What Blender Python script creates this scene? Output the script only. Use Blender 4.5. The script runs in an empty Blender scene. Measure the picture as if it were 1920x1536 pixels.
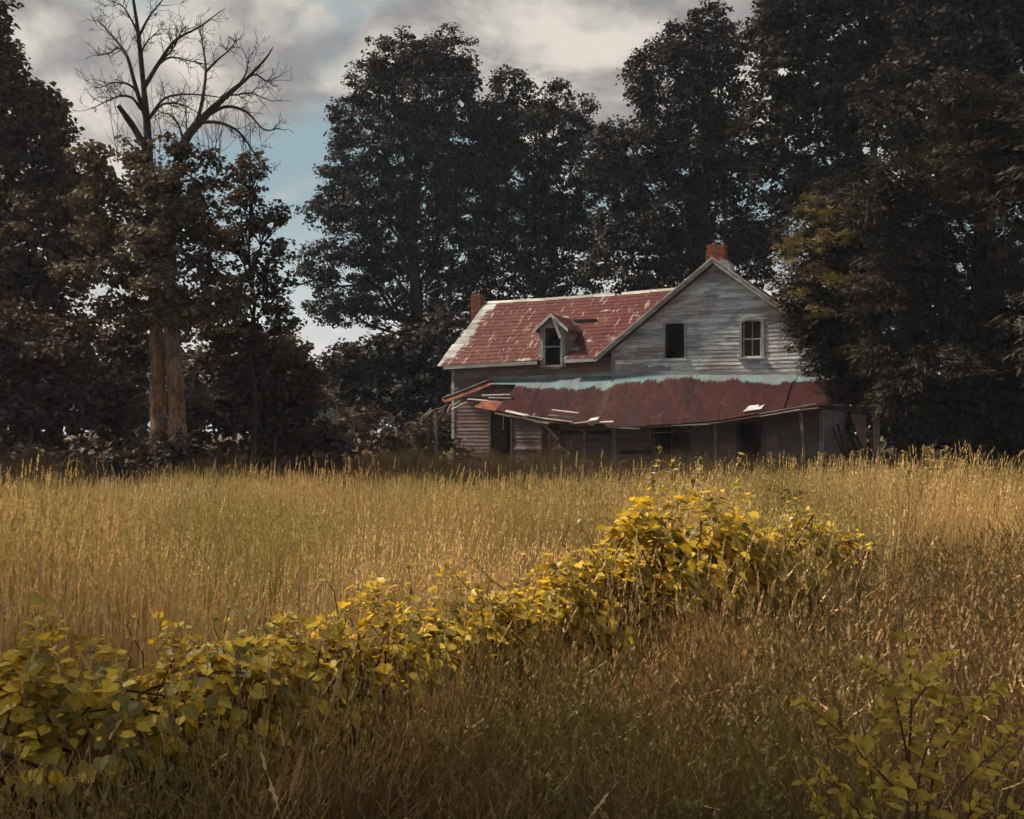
import bpy, math, random
import numpy as np

# ------------------------------------------------------------------ camera, sky, sun, exposure
F, YH, EYE = 2000.0, 812.0, 1.65            # focal length in photo pixels, horizon row, eye height
PITCH = math.atan((YH - 768.0) / F)
scene = bpy.context.scene
COL = scene.collection
cam = bpy.data.cameras.new('camera')
cam.sensor_width = 36.0
cam.lens = 36.0 * F / 1920.0
cam.clip_start = 0.05
cam.clip_end = 3000.0
cam_o = bpy.data.objects.new('camera', cam)
cam_o.location = (0, 0, EYE)
cam_o.rotation_euler = (math.pi / 2 + PITCH, 0, 0)
COL.objects.link(cam_o)
scene.camera = cam_o

SUN_EL, SUN_AZ = math.radians(52), math.radians(-80)      # azimuth from +Y, clockwise: behind and to the left
sun = bpy.data.lights.new('sun', 'SUN')
sun.energy = 5.0
sun.angle = math.radians(6)
sun.color = (1.0, 0.86, 0.66)
sun_o = bpy.data.objects.new('sun', sun)
sun_o.rotation_euler = (math.pi / 2 - SUN_EL, 0, math.pi - SUN_AZ)
sun_o.location = (-20, 10, 30)
COL.objects.link(sun_o)

world = bpy.data.worlds.new('World')
scene.world = world
world.use_nodes = True
WN, WL = world.node_tree.nodes, world.node_tree.links
WN.clear()


def wn(t, **kw):
    n = WN.new(t)
    for k, v in kw.items():
        setattr(n, k, v)
    return n


def wmath(op, a, b=None, clamp=False):
    n = wn('ShaderNodeMath', operation=op, use_clamp=clamp)
    for i, v in enumerate((a, b)):
        if v is None:
            continue
        if isinstance(v, (int, float)):
            n.inputs[i].default_value = v
        else:
            WL.new(v, n.inputs[i])
    return n.outputs[0]


def wmix(fac, a, b):
    n = wn('ShaderNodeMix', data_type='RGBA')
    if isinstance(fac, (int, float)):
        n.inputs[0].default_value = fac
    else:
        WL.new(fac, n.inputs[0])
    for i, v in ((6, a), (7, b)):
        if isinstance(v, tuple):
            n.inputs[i].default_value = (*v, 1)
        else:
            WL.new(v, n.inputs[i])
    return n.outputs[2]


def wramp(fac, stops):
    n = wn('ShaderNodeMapRange', interpolation_type='SMOOTHSTEP')
    n.inputs[1].default_value, n.inputs[2].default_value = stops
    WL.new(fac, n.inputs[0])
    return n.outputs[0]


sky = wn('ShaderNodeTexSky', sky_type='NISHITA', sun_disc=False)
sky.sun_elevation = SUN_EL
sky.sun_rotation = SUN_AZ
sky.air_density = 1.0
sky.dust_density = 1.5
sky.ozone_density = 1.0
tc = wn('ShaderNodeTexCoord')
sep = wn('ShaderNodeSeparateXYZ')
WL.new(tc.outputs['Generated'], sep.inputs[0])
zc = wmath('MAXIMUM', sep.outputs[2], 0.0)
den = wmath('ADD', zc, 0.30)
comb = wn('ShaderNodeCombineXYZ')
WL.new(wmath('DIVIDE', sep.outputs[0], den), comb.inputs[0])
WL.new(wmath('DIVIDE', sep.outputs[1], den), comb.inputs[1])
mp = wn('ShaderNodeMapping')
mp.inputs['Location'].default_value = (13.0345, 12.342, 0.0)
mp.inputs['Scale'].default_value = (1.25, 1.1, 1)
WL.new(comb.outputs[0], mp.inputs[0])


def wnoise(scale, detail, rough, dist=0.0, off=None):
    n = wn('ShaderNodeTexNoise')
    n.inputs['Scale'].default_value = scale
    n.inputs['Detail'].default_value = detail
    n.inputs['Roughness'].default_value = rough
    n.inputs['Distortion'].default_value = dist
    src = mp.outputs[0]
    if off:
        m2 = wn('ShaderNodeMapping')
        m2.inputs['Location'].default_value = off
        WL.new(src, m2.inputs[0])
        src = m2.outputs[0]
    WL.new(src, n.inputs['Vector'])
    return n.outputs['Fac']


cover = wramp(wnoise(1.2, 8.0, 0.56, 0.2), (0.43, 0.54))                 # where cloud is
bil = wnoise(3.4, 8.0, 0.55, 0.3, (5.2, 1.3, 0.4))
puffs = wramp(bil, (0.38, 0.61))                                                # sunlit billows against grey bellies
# blue: the physical sky pulled towards a hazy teal
base = wmix(0.8, sky.outputs[0], (1.75, 2.42, 2.42))
cloud = wmix(puffs, (1.85, 1.8, 1.8), (4.7, 4.4, 3.9))
col = wmix(cover, base, cloud)
haze_f = wramp(zc, (0.0, 0.24))                                          # pale air low over the horizon, all round
haze_f.node.inputs[3].default_value, haze_f.node.inputs[4].default_value = 0.97, 0.0
col = wmix(haze_f, col, (5.2, 5.15, 5.1))
bg = wn('ShaderNodeBackground')
bg.inputs['Strength'].default_value = 0.10
WL.new(col, bg.inputs['Color'])
wo = wn('ShaderNodeOutputWorld')
WL.new(bg.outputs[0], wo.inputs['Surface'])

scene.view_settings.view_transform = 'Standard'
scene.view_settings.look = 'None'
scene.view_settings.gamma = 1.0
scene.view_settings.use_curve_mapping = False
scene.view_settings.exposure = 0.68
HAZE = 0.00033                                    # density of the air, per metre
scene.cycles.max_bounces = 3
scene.cycles.diffuse_bounces = 2
scene.cycles.transmission_bounces = 4
scene.cycles.volume_bounces = 0
scene.cycles.use_denoising = True
scene.cycles.use_adaptive_sampling = True
scene.cycles.adaptive_threshold = 0.06

# ------------------------------------------------------------------ helpers
rnd = random.Random(7)
rng = np.random.default_rng(11)


def at(px, py, Y):
    """the point at distance Y seen at a photo pixel"""
    cx, cz = (px - 960.0) / F, (768.0 - py) / F
    y = math.cos(PITCH) - cz * math.sin(PITCH)
    z = math.sin(PITCH) + cz * math.cos(PITCH)
    t = Y / y
    return np.array([cx * t, Y, EYE + z * t])


def new_mesh(name, V, faces, mats=(), attrs=None, smooth=False, mat_idx=None):
    """V (n,3); faces: list of (m,k) index arrays"""
    me = bpy.data.meshes.new(name)
    V = np.asarray(V, np.float32)
    faces = [np.asarray(f, np.int32) for f in faces if len(f)]
    nl = sum(f.size for f in faces)
    nf = sum(len(f) for f in faces)
    me.vertices.add(len(V))
    me.vertices.foreach_set('co', V.ravel())
    me.loops.add(nl)
    me.loops.foreach_set('vertex_index', np.concatenate([f.ravel() for f in faces]))
    me.polygons.add(nf)
    tot = np.concatenate([np.full(len(f), f.shape[1], np.int32) for f in faces])
    st = np.concatenate([[0], np.cumsum(tot)[:-1]]).astype(np.int32)
    me.polygons.foreach_set('loop_start', st)
    me.polygons.foreach_set('loop_total', tot)
    me.polygons.foreach_set('use_smooth', np.full(nf, bool(smooth)))
    if mat_idx is not None:
        me.polygons.foreach_set('material_index', np.asarray(mat_idx, np.int32))
    for k, (dom, arr) in (attrs or {}).items():
        a = me.attributes.new(k, 'FLOAT', dom)
        a.data.foreach_set('value', np.asarray(arr, np.float32))
    for m in (mats if isinstance(mats, (list, tuple)) else [mats]):
        me.materials.append(m)
    me.update()
    me.validate()
    return me


def link(name, me, parent=None, loc=None, rot=None, scl=None):
    o = bpy.data.objects.new(name, me)
    if loc is not None:
        o.location = loc
    if rot is not None:
        o.rotation_euler = rot
    if scl is not None:
        o.scale = scl
    if parent is not None:
        o.parent = parent
    COL.objects.link(o)
    return o


def tag(o, label=None, cat=None, group=None, kind=None):
    for k, v in (('label', label), ('category', cat), ('group', group), ('kind', kind)):
        if v:
            o[k] = v
    return o


def empty(name, loc=(0, 0, 0), parent=None):
    o = link(name, None, parent, loc)
    o.empty_display_size = 0.2
    return o


class MB:
    """collects boxes, prisms and tubes into one mesh"""

    def __init__(s):
        s.V, s.Q, s.T, s.n = [], [], [], 0

    def add(s, V, Q=(), T=()):
        V = np.asarray(V, float)
        if len(Q):
            s.Q.append(np.asarray(Q) + s.n)
        if len(T):
            s.T.append(np.asarray(T) + s.n)
        s.V.append(V)
        s.n += len(V)
        return s

    def hexa(s, b, t):
        """bottom four corners, top four corners, same order"""
        return s.add(list(b) + list(t), [(3, 2, 1, 0), (4, 5, 6, 7), (0, 1, 5, 4), (1, 2, 6, 5), (2, 3, 7, 6), (3, 0, 4, 7)])

    def box(s, x0, x1, y0, y1, z0, z1):
        return s.hexa([(x0, y0, z0), (x1, y0, z0), (x1, y1, z0), (x0, y1, z0)], [(x0, y0, z1), (x1, y0, z1), (x1, y1, z1), (x0, y1, z1)])

    def beam(s, p, q, w, h, roll=0.0, taper=1.0):
        """a board from p to q, w across and h thick"""
        p, q = np.array(p, float), np.array(q, float)
        d = q - p
        d /= np.linalg.norm(d)
        up = np.array([0, 0, 1.0]) if abs(d[2]) < 0.95 else np.array([1.0, 0, 0])
        a = np.cross(d, up); a /= np.linalg.norm(a)
        b = np.cross(a, d)
        a, b = a * math.cos(roll) + b * math.sin(roll), b * math.cos(roll) - a * math.sin(roll)
        def ring(c, k):
            return [c - a * w * k / 2 - b * h * k / 2, c + a * w * k / 2 - b * h * k / 2, c + a * w * k / 2 + b * h * k / 2, c - a * w * k / 2 + b * h * k / 2]
        r0, r1 = ring(p, 1), ring(q, taper)
        return s.add(r0 + r1, [(3, 2, 1, 0), (4, 5, 6, 7), (0, 1, 5, 4), (1, 2, 6, 5), (2, 3, 7, 6), (3, 0, 4, 7)])

    def tube(s, pts, rad, n=6, rough=0.0):
        pts = np.asarray(pts, float)
        m = len(pts)
        tang = np.gradient(pts, axis=0)
        tang /= np.linalg.norm(tang, axis=1)[:, None] + 1e-9
        ref = np.array([0.31, 0.95, 0.05])
        a = np.cross(tang, ref); a /= np.linalg.norm(a, axis=1)[:, None] + 1e-9
        b = np.cross(tang, a)
        ang = np.arange(n) / n * 2 * math.pi
        rad = np.asarray(rad, float)[:, None, None] * (1 + rough * rng.uniform(-1, 1, (m, n, 1)))
        V = pts[:, None, :] + rad * (np.cos(ang)[None, :, None] * a[:, None, :] + np.sin(ang)[None, :, None] * b[:, None, :])
        Q = []
        for i in range(m - 1):
            for j in range(n):
                Q.append((i * n + j, i * n + (j + 1) % n, (i + 1) * n + (j + 1) % n, (i + 1) * n + j))
        return s.add(V.reshape(-1, 3), Q)

    def build(s, name, mat, parent=None, smooth=False, **kw):
        me = new_mesh(name, np.concatenate(s.V), s.Q and [np.concatenate(s.Q)] + ([np.concatenate(s.T)] if s.T else []) or [np.concatenate(s.T)], mat, smooth=smooth)
        return link(name, me, parent, **kw)


# ------------------------------------------------------------------ materials
class Mat:
    def __init__(s, name):
        s.m = bpy.data.materials.new(name)
        s.m.use_nodes = True
        s.N, s.L = s.m.node_tree.nodes, s.m.node_tree.links
        s.N.clear()
        s.out = s.N.new('ShaderNodeOutputMaterial')

    def n(s, t, ins=None, **kw):
        nd = s.N.new(t)
        for k, v in kw.items():
            setattr(nd, k, v)
        for k, v in (ins or {}).items():
            s.put(nd.inputs[k], v)
        return nd

    def put(s, sock, v):
        if isinstance(v, bpy.types.NodeSocket):
            s.L.new(v, sock)
        elif isinstance(v, tuple) and len(v) == 3 and len(getattr(sock, 'default_value', (0,) * 3)) == 4:
            sock.default_value = (*v, 1)
        else:
            sock.default_value = v

    def noise(s, vec, scale, detail=3.0, rough=0.55, dist=0.0):
        return s.n('ShaderNodeTexNoise', {'Vector': vec, 'Scale': scale, 'Detail': detail, 'Roughness': rough, 'Distortion': dist}).outputs['Fac']

    def map(s, vec, scale=(1, 1, 1), loc=(0, 0, 0)):
        return s.n('ShaderNodeMapping', {'Vector': vec, 'Scale': scale, 'Location': loc}).outputs[0]

    def step(s, v, a, b, lo=0.0, hi=1.0):
        return s.n('ShaderNodeMapRange', {0: v, 1: a, 2: b, 3: lo, 4: hi}, interpolation_type='SMOOTHSTEP').outputs[0]

    def mix(s, f, a, b, blend='MIX'):
        nd = s.n('ShaderNodeMix', data_type='RGBA', blend_type=blend)
        s.put(nd.inputs[0], f); s.put(nd.inputs[6], a); s.put(nd.inputs[7], b)
        return nd.outputs[2]

    def math(s, op, a, b=0.0, clamp=False):
        nd = s.n('ShaderNodeMath', {0: a, 1: b}, operation=op, use_clamp=clamp)
        return nd.outputs[0]

    def attr(s, name):
        return s.n('ShaderNodeAttribute', attribute_name=name).outputs['Fac']

    def rand(s):
        return s.n('ShaderNodeObjectInfo').outputs['Random']

    def pos(s):
        return s.n('ShaderNodeNewGeometry').outputs['Position']

    def ramp(s, f, stops):
        nd = s.n('ShaderNodeValToRGB', {'Fac': f})
        e = nd.color_ramp.elements
        while len(e) < len(stops):
            e.new(0.5)
        for el, (p, c) in zip(e, stops):
            el.position = p
            el.color = (*c, 1)
        return nd.outputs[0]

    def surf(s, col, rough=0.8, bump=None, bd=0.02, spec=0.25, metal=0.0):
        p = s.n('ShaderNodeBsdfPrincipled', {'Base Color': col, 'Roughness': rough, 'Specular IOR Level': spec, 'Metallic': metal})
        if bump is not None:
            b = s.n('ShaderNodeBump', {'Height': bump, 'Distance': bd, 'Strength': 1.0})
            s.L.new(b.outputs[0], p.inputs['Normal'])
        s.L.new(p.outputs[0], s.out.inputs['Surface'])
        return s.m

    def leaf(s, col, tcol, k=0.3, rough=0.55, spec=0.25):
        p = s.n('ShaderNodeBsdfPrincipled', {'Base Color': col, 'Roughness': rough, 'Specular IOR Level': spec})
        t = s.n('ShaderNodeBsdfTranslucent', {'Color': tcol})
        x = s.n('ShaderNodeMixShader', {0: k, 1: p.outputs[0], 2: t.outputs[0]})
        s.L.new(x.outputs[0], s.out.inputs['Surface'])
        return s.m


def foliage_mat(name, dark, mid, light, k=0.25, patch=0.35):
    m = Mat(name)
    v = m.math('ADD', m.math('MULTIPLY', m.attr('r'), 0.5), m.math('MULTIPLY', m.noise(m.pos(), patch, 3.0), 0.55))
    c = m.ramp(v, [(0.15, dark), (0.5, mid), (0.92, light)])
    t = m.mix(1.0, c, (1.5, 1.4, 0.7), 'MULTIPLY')
    return m.leaf(c, t, k, 0.6, 0.15)


def bark_mat(name, c0, c1, c2, scale=1.0):
    m = Mat(name)
    p = m.pos()
    a = m.noise(m.map(p, (9 * scale, 9 * scale, 2.6 * scale)), 1.6, 6.0, 0.65, 1.2)
    b = m.noise(p, 1.1, 3.0)
    col = m.mix(m.step(a, 0.35, 0.65), c0, c1)
    col = m.mix(m.step(b, 0.5, 0.7), col, c2)
    return m.surf(col, 0.9, a, 0.03, 0.1)


def grass_mat(name, lo, hi, lo2, hi2, k=0.3):
    """lo/hi: blade colour at foot and tip; the second pair in other patches of the field"""
    m = Mat(name)
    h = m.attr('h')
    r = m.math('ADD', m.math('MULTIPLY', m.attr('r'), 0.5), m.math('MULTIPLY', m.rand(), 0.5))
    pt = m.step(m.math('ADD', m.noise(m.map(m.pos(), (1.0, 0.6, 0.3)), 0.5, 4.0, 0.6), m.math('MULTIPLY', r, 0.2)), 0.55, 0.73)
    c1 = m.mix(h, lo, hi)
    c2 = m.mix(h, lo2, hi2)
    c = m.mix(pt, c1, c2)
    v = m.math('MULTIPLY_ADD', r, 0.9)
    m.N.active = None
    v.node.inputs[2].default_value = 0.55
    c = m.mix(1.0, c, m.n('ShaderNodeCombineColor', {0: v, 1: v, 2: v}).outputs[0], 'MULTIPLY')
    return m.leaf(c, c, k, 0.55, 0.3)


M = {}
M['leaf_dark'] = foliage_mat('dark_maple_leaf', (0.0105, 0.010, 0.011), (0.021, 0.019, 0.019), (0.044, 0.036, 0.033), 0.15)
M['leaf_brown'] = foliage_mat('brown_green_leaf', (0.026, 0.02, 0.018), (0.055, 0.042, 0.035), (0.12, 0.088, 0.055), 0.22)
M['leaf_mid'] = foliage_mat('greyish_tree_leaf', (0.035, 0.028, 0.026), (0.085, 0.068, 0.058), (0.16, 0.125, 0.07), 0.25)
M['leaf_bush'] = foliage_mat('dusty_bush_leaf', (0.03, 0.022, 0.02), (0.06, 0.042, 0.037), (0.105, 0.072, 0.058), 0.15)
M['leaf_cedar'] = foliage_mat('cedar_spray', (0.012, 0.0105, 0.010), (0.028, 0.0235, 0.019), (0.066, 0.05, 0.032), 0.12, 0.6)
M['leaf_gold'] = foliage_mat('golden_spray', (0.055, 0.044, 0.02), (0.12, 0.092, 0.036), (0.22, 0.168, 0.06), 0.22, 0.6)  # sunlight on the evergreen's upper left, put into the leaf colour
M['flower'] = foliage_mat('pale_flower', (0.3, 0.27, 0.25), (0.5, 0.47, 0.45), (0.7, 0.68, 0.66), 0.3)
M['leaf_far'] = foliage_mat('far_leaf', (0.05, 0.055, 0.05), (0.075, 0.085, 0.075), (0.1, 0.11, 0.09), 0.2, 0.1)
M['bark'] = bark_mat('tree_bark', (0.02, 0.016, 0.014), (0.055, 0.045, 0.04), (0.035, 0.03, 0.028))
M['bark_dead'] = bark_mat('shaggy_dead_bark', (0.09, 0.052, 0.034), (0.34, 0.205, 0.13), (0.2, 0.14, 0.11), 0.8)
M['twig_dark'] = bark_mat('weathered_twig', (0.028, 0.022, 0.02), (0.06, 0.048, 0.043), (0.04, 0.033, 0.03))
M['twig_grey'] = bark_mat('grey_twig', (0.07, 0.055, 0.05), (0.14, 0.115, 0.1), (0.1, 0.08, 0.07))
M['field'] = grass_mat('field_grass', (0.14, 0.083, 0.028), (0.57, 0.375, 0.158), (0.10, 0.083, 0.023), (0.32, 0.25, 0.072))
M['near'] = grass_mat('near_grass', (0.042, 0.027, 0.010), (0.22, 0.13, 0.048), (0.034, 0.03, 0.009), (0.13, 0.1, 0.026))  # olive and rust, lowered further for foreground shade and vignette
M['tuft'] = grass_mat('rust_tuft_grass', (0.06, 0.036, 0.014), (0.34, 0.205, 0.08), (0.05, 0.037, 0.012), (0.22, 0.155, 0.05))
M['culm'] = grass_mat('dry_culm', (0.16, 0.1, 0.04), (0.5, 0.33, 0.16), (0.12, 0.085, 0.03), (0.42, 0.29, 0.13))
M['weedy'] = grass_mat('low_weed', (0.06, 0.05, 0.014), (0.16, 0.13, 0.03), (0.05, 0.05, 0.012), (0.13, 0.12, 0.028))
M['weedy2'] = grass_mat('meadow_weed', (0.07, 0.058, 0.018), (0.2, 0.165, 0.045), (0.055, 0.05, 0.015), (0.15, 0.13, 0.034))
M['shade'] = grass_mat('treeline_grass', (0.035, 0.022, 0.010), (0.1, 0.06, 0.025), (0.03, 0.024, 0.009), (0.075, 0.053, 0.018))  # darker than the field: shade by trees and house is in the colour

# ------------------------------------------------------------------ ground
m = Mat('meadow_soil')
p = m.pos()
c = m.mix(m.step(m.noise(p, 0.8, 5.0), 0.4, 0.65), (0.025, 0.017, 0.009), (0.06, 0.04, 0.017))
c = m.mix(m.step(m.noise(p, 0.02, 2.0), 0.45, 0.6), c, (0.16, 0.12, 0.04))
M['soil'] = m.surf(c, 0.95, m.noise(p, 9.0, 5.0), 0.04, 0.05)


def ground_z(x, y):
    x, y = np.asarray(x, float), np.asarray(y, float)
    return 0.05 * np.sin(x * 0.31 + 0.4) * np.cos(y * 0.23) + 0.03 * np.sin(x * 0.9 + y * 0.7) + 0.28 / (1 + np.exp(-(x - 4.5) / 1.2)) * np.exp(-((y - 12) / 9.0) ** 2)


gx = np.unique(np.concatenate([np.linspace(-1200, -60, 12), np.linspace(-60, 60, 121), np.linspace(60, 1200, 12)]))
gy = np.unique(np.concatenate([np.linspace(-300, -20, 8), np.linspace(-20, 80, 101), np.linspace(80, 2200, 14)]))
GX, GY = np.meshgrid(gx, gy)
GZ = ground_z(GX, GY)
nx, ny = len(gx), len(gy)
ii = (np.arange(ny - 1)[:, None] * nx + np.arange(nx - 1)[None, :]).ravel()
tag(link('ground', new_mesh('ground', np.stack([GX, GY, GZ], -1).reshape(-1, 3), [np.stack([ii, ii + 1, ii + nx + 1, ii + nx], 1)], M['soil'], smooth=True)),
    'flat brown earth of the meadow under the tall grass', 'ground', kind='structure')

# ------------------------------------------------------------------ the house
A_H = math.radians(24)
HO = at(1337, 700, 40.0)
house = empty('abandoned_farmhouse', (HO[0], 40.0, 0.0))
house.rotation_euler = (0, 0, -A_H)
tag(house, 'abandoned grey clapboard farmhouse with rusty red roofs and a collapsing porch', 'house')


def hpos(m):
    n = m.n('ShaderNodeTexCoord', object=house)
    return n.outputs['Object']


def siding(name, base_a, base_b, pale, stain, pale_amt=0.5):
    m = Mat(name)
    p = hpos(m)
    r = m.rand()
    off = m.n('ShaderNodeCombineXYZ', {0: m.math('MULTIPLY', r, 37.0), 1: r, 2: m.math('MULTIPLY', r, 11.0)}).outputs[0]
    pv = m.n('ShaderNodeVectorMath', {0: p, 1: off}, operation='ADD').outputs[0]
    grain = m.noise(m.map(pv, (1.6, 6.0, 34.0)), 1.5, 6.0, 0.65, 0.5)
    patch = m.noise(m.map(p, (0.55, 1.0, 0.9)), 1.0, 4.0, 0.6, 0.6)
    patch2 = m.noise(m.map(pv, (0.9, 1.0, 3.0), (4, 2, 7)), 1.0, 5.0, 0.65)
    c = m.mix(m.step(grain, 0.3, 0.7), base_a, base_b)
    c = m.mix(m.step(m.math('ADD', patch2, m.math('MULTIPLY', grain, 0.3)), 0.58, 0.74, 0.0, pale_amt), c, pale)
    c = m.mix(m.step(m.math('ADD', patch, m.math('MULTIPLY', grain, 0.25)), 0.62, 0.8, 0.0, 0.8), c, stain)
    v = m.math('MULTIPLY_ADD', r, 0.5)
    v.node.inputs[2].default_value = 0.74
    c = m.mix(1.0, c, m.n('ShaderNodeCombineColor', {0: v, 1: v, 2: v}).outputs[0], 'MULTIPLY')
    return m.surf(c, 0.85, grain, 0.012, 0.15)


M['siding'] = siding('weathered_clapboard', (0.165, 0.165, 0.195), (0.45, 0.455, 0.51), (0.68, 0.7, 0.72), (0.34, 0.235, 0.18), 0.8)
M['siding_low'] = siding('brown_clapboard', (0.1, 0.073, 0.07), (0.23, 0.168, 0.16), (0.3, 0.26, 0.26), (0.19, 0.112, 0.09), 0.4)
M['trim'] = siding('grey_trim_board', (0.17, 0.155, 0.155), (0.34, 0.315, 0.31), (0.48, 0.46, 0.45), (0.24, 0.2, 0.18), 0.6)
M['board_pale'] = siding('pale_loose_board', (0.25, 0.23, 0.22), (0.42, 0.4, 0.38), (0.6, 0.57, 0.55), (0.3, 0.24, 0.2), 0.6)
M['board_dark'] = siding('dark_old_board', (0.05, 0.036, 0.032), (0.11, 0.082, 0.075), (0.16, 0.13, 0.12), (0.07, 0.04, 0.035), 0.3)
M['deck'] = siding('bare_roof_deck', (0.15, 0.15, 0.155), (0.3, 0.305, 0.31), (0.45, 0.45, 0.44), (0.15, 0.15, 0.15), 0.5)
M['door_red'] = siding('red_brown_door', (0.07, 0.03, 0.022), (0.16, 0.062, 0.042), (0.17, 0.1, 0.08), (0.09, 0.04, 0.03), 0.3)
m = Mat('dark_interior'); M['inside'] = m.surf((0.02, 0.018, 0.018), 0.95, None, 0, 0.05)
m = Mat('window_glass')
gl = m.n('ShaderNodeBsdfGlass', {'Color': (0.75, 0.8, 0.8), 'Roughness': 0.03, 'IOR': 1.45})
M['glass'] = m.surf((0.012, 0.013, 0.014), 0.3, m.noise(m.pos(), 3.0, 1.0), 0.002, 0.08)

# red pressed-tin shingles on the wing
m = Mat('red_tin_shingle')
p, r = hpos(m), m.rand()
streak = m.noise(m.map(p, (9.0, 1.1, 1.4)), 1.0, 4.0, 0.6, 0.3)
rust = m.noise(m.map(p, (0.8, 0.5, 0.7)), 1.0, 4.0, 0.6)
blot = m.noise(m.map(p, (1.1, 0.7, 1.6), (7.3, 2.2, 1.0)), 1.0, 5.0, 0.6, 0.5)
c = m.mix(m.step(rust, 0.42, 0.66), (0.078, 0.019, 0.021), (0.105, 0.035, 0.024))
c = m.mix(m.step(m.noise(p, 14.0, 4.0, 0.7), 0.45, 0.75, 0.0, 0.6), c, (0.075, 0.022, 0.024))
c = m.mix(m.step(m.math('ADD', streak, m.math('MULTIPLY', m.noise(p, 1.1, 2.0), 0.2)), 0.69, 0.75, 0.0, 0.8), c, (0.34, 0.24, 0.215))
c = m.mix(m.step(m.math('ADD', blot, m.math('MULTIPLY', streak, 0.22)), 0.72, 0.8, 0.0, 0.75), c, (0.33, 0.31, 0.27))
v = m.math('MULTIPLY_ADD', r, 0.16); v.node.inputs[2].default_value = 0.86
c = m.mix(1.0, c, m.n('ShaderNodeCombineColor', {0: v, 1: v, 2: v}).outputs[0], 'MULTIPLY')
M['tin'] = m.surf(c, 0.6, m.noise(p, 22.0, 4.0), 0.008, 0.15)

# dark red sheet metal on the porch, its paint gone to blue-grey along the wall
m = Mat('red_sheet_metal')
p = hpos(m)
sp = m.n('ShaderNodeSeparateXYZ', {0: p}).outputs
edge = m.noise(m.map(p, (5.5, 0.8, 0.8)), 1.0, 6.0, 0.75)
wide = m.noise(m.map(p, (0.7, 0.1, 0.1)), 1.0, 2.0)
up = m.math('ADD', m.math('ADD', sp[1], m.math('MULTIPLY', m.math('SUBTRACT', edge, 0.5), 0.6)), m.math('MULTIPLY', m.math('SUBTRACT', wide, 0.5), 1.0))
bare = m.step(up, -0.44, -0.3)
blue = m.mix(m.step(m.noise(m.map(p, (2.2, 2.0, 2.0)), 1.0, 4.0), 0.42, 0.62), (0.12, 0.14, 0.16), (0.115, 0.19, 0.21))
rust = m.noise(m.map(p, (0.9, 0.7, 0.7), (3, 5, 1)), 1.0, 5.0, 0.65, 0.4)
run = m.noise(m.map(p, (2.6, 0.9, 0.9)), 1.0, 5.0, 0.65, 0.5)
c = m.mix(m.step(rust, 0.4, 0.7), (0.024, 0.005, 0.0065), (0.043, 0.0085, 0.008))
c = m.mix(m.step(run, 0.48, 0.62, 0.0, 0.75), c, (0.015, 0.0045, 0.006))
c = m.mix(m.step(m.noise(m.map(p, (3.8, 1.2, 1.2), (2, 6, 3)), 1.0, 6.0, 0.68, 0.6), 0.56, 0.72, 0.0, 0.75), c, (0.1, 0.036, 0.027))
c = m.mix(m.step(m.math('ADD', m.noise(m.map(p, (1.3, 1.6, 1.6), (9, 1, 4)), 1.0, 6.0, 0.7), m.math('MULTIPLY', run, 0.15)), 0.72, 0.8, 0.0, 0.6), c, (0.085, 0.034, 0.028))
c = m.mix(bare, c, blue)
M['sheet'] = m.surf(c, 0.62, m.noise(m.map(p, (1, 1, 1)), 3.5, 4.0), 0.03, 0.1)
m = Mat('rust_orange_sheet')
p = hpos(m)
c = m.mix(m.step(m.noise(p, 2.2, 5.0, 0.65), 0.38, 0.62), (0.1, 0.025, 0.021), (0.21, 0.07, 0.03))
M['rust'] = m.surf(c, 0.7, m.noise(p, 12.0, 4.0), 0.01, 0.25)
m = Mat('chimney_brick')
p = hpos(m)
c = m.mix(m.attr('r'), (0.14, 0.042, 0.024), (0.3, 0.1, 0.048))
c = m.mix(m.step(m.noise(p, 5.0, 4.0), 0.45, 0.7, 0.0, 0.7), c, (0.12, 0.07, 0.06))
M['brick'] = m.surf(c, 0.9, m.noise(p, 40.0, 3.0), 0.006, 0.1)
m = Mat('chimney_mortar'); M['mortar'] = m.surf(m.mix(m.noise(m.pos(), 15.0), (0.14, 0.085, 0.06), (0.2, 0.13, 0.1)), 0.95)

# main dimensions in the house's own frame: x along the front, y into the house, z up
XL, XR, AX, AZ = -3.95, 3.95, 0.08, 8.18                 # gable wall and apex
SL = (AZ - 4.64) / (AX + 4.5)                             # roof slope of the gable block
WX, WY = -11.1, 0.25                                      # wing corner, wing wall plane
RIDGE_Y = 4.25


def wing_eave(x): return 4.5 + (x + 11.5) / 7.0 * 0.15
def wing_z(x, y):
    e = wing_eave(x)
    rz = 7.6 + (x + 11.7) / 9.0 * 0.13 - 0.05 * math.sin((x + 11.7) / 9.0 * math.pi)
    return e + (rz - e) * (y + 0.15) / (RIDGE_Y + 0.15)
def main_z(x): return AZ - SL * abs(x - AX)


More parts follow.
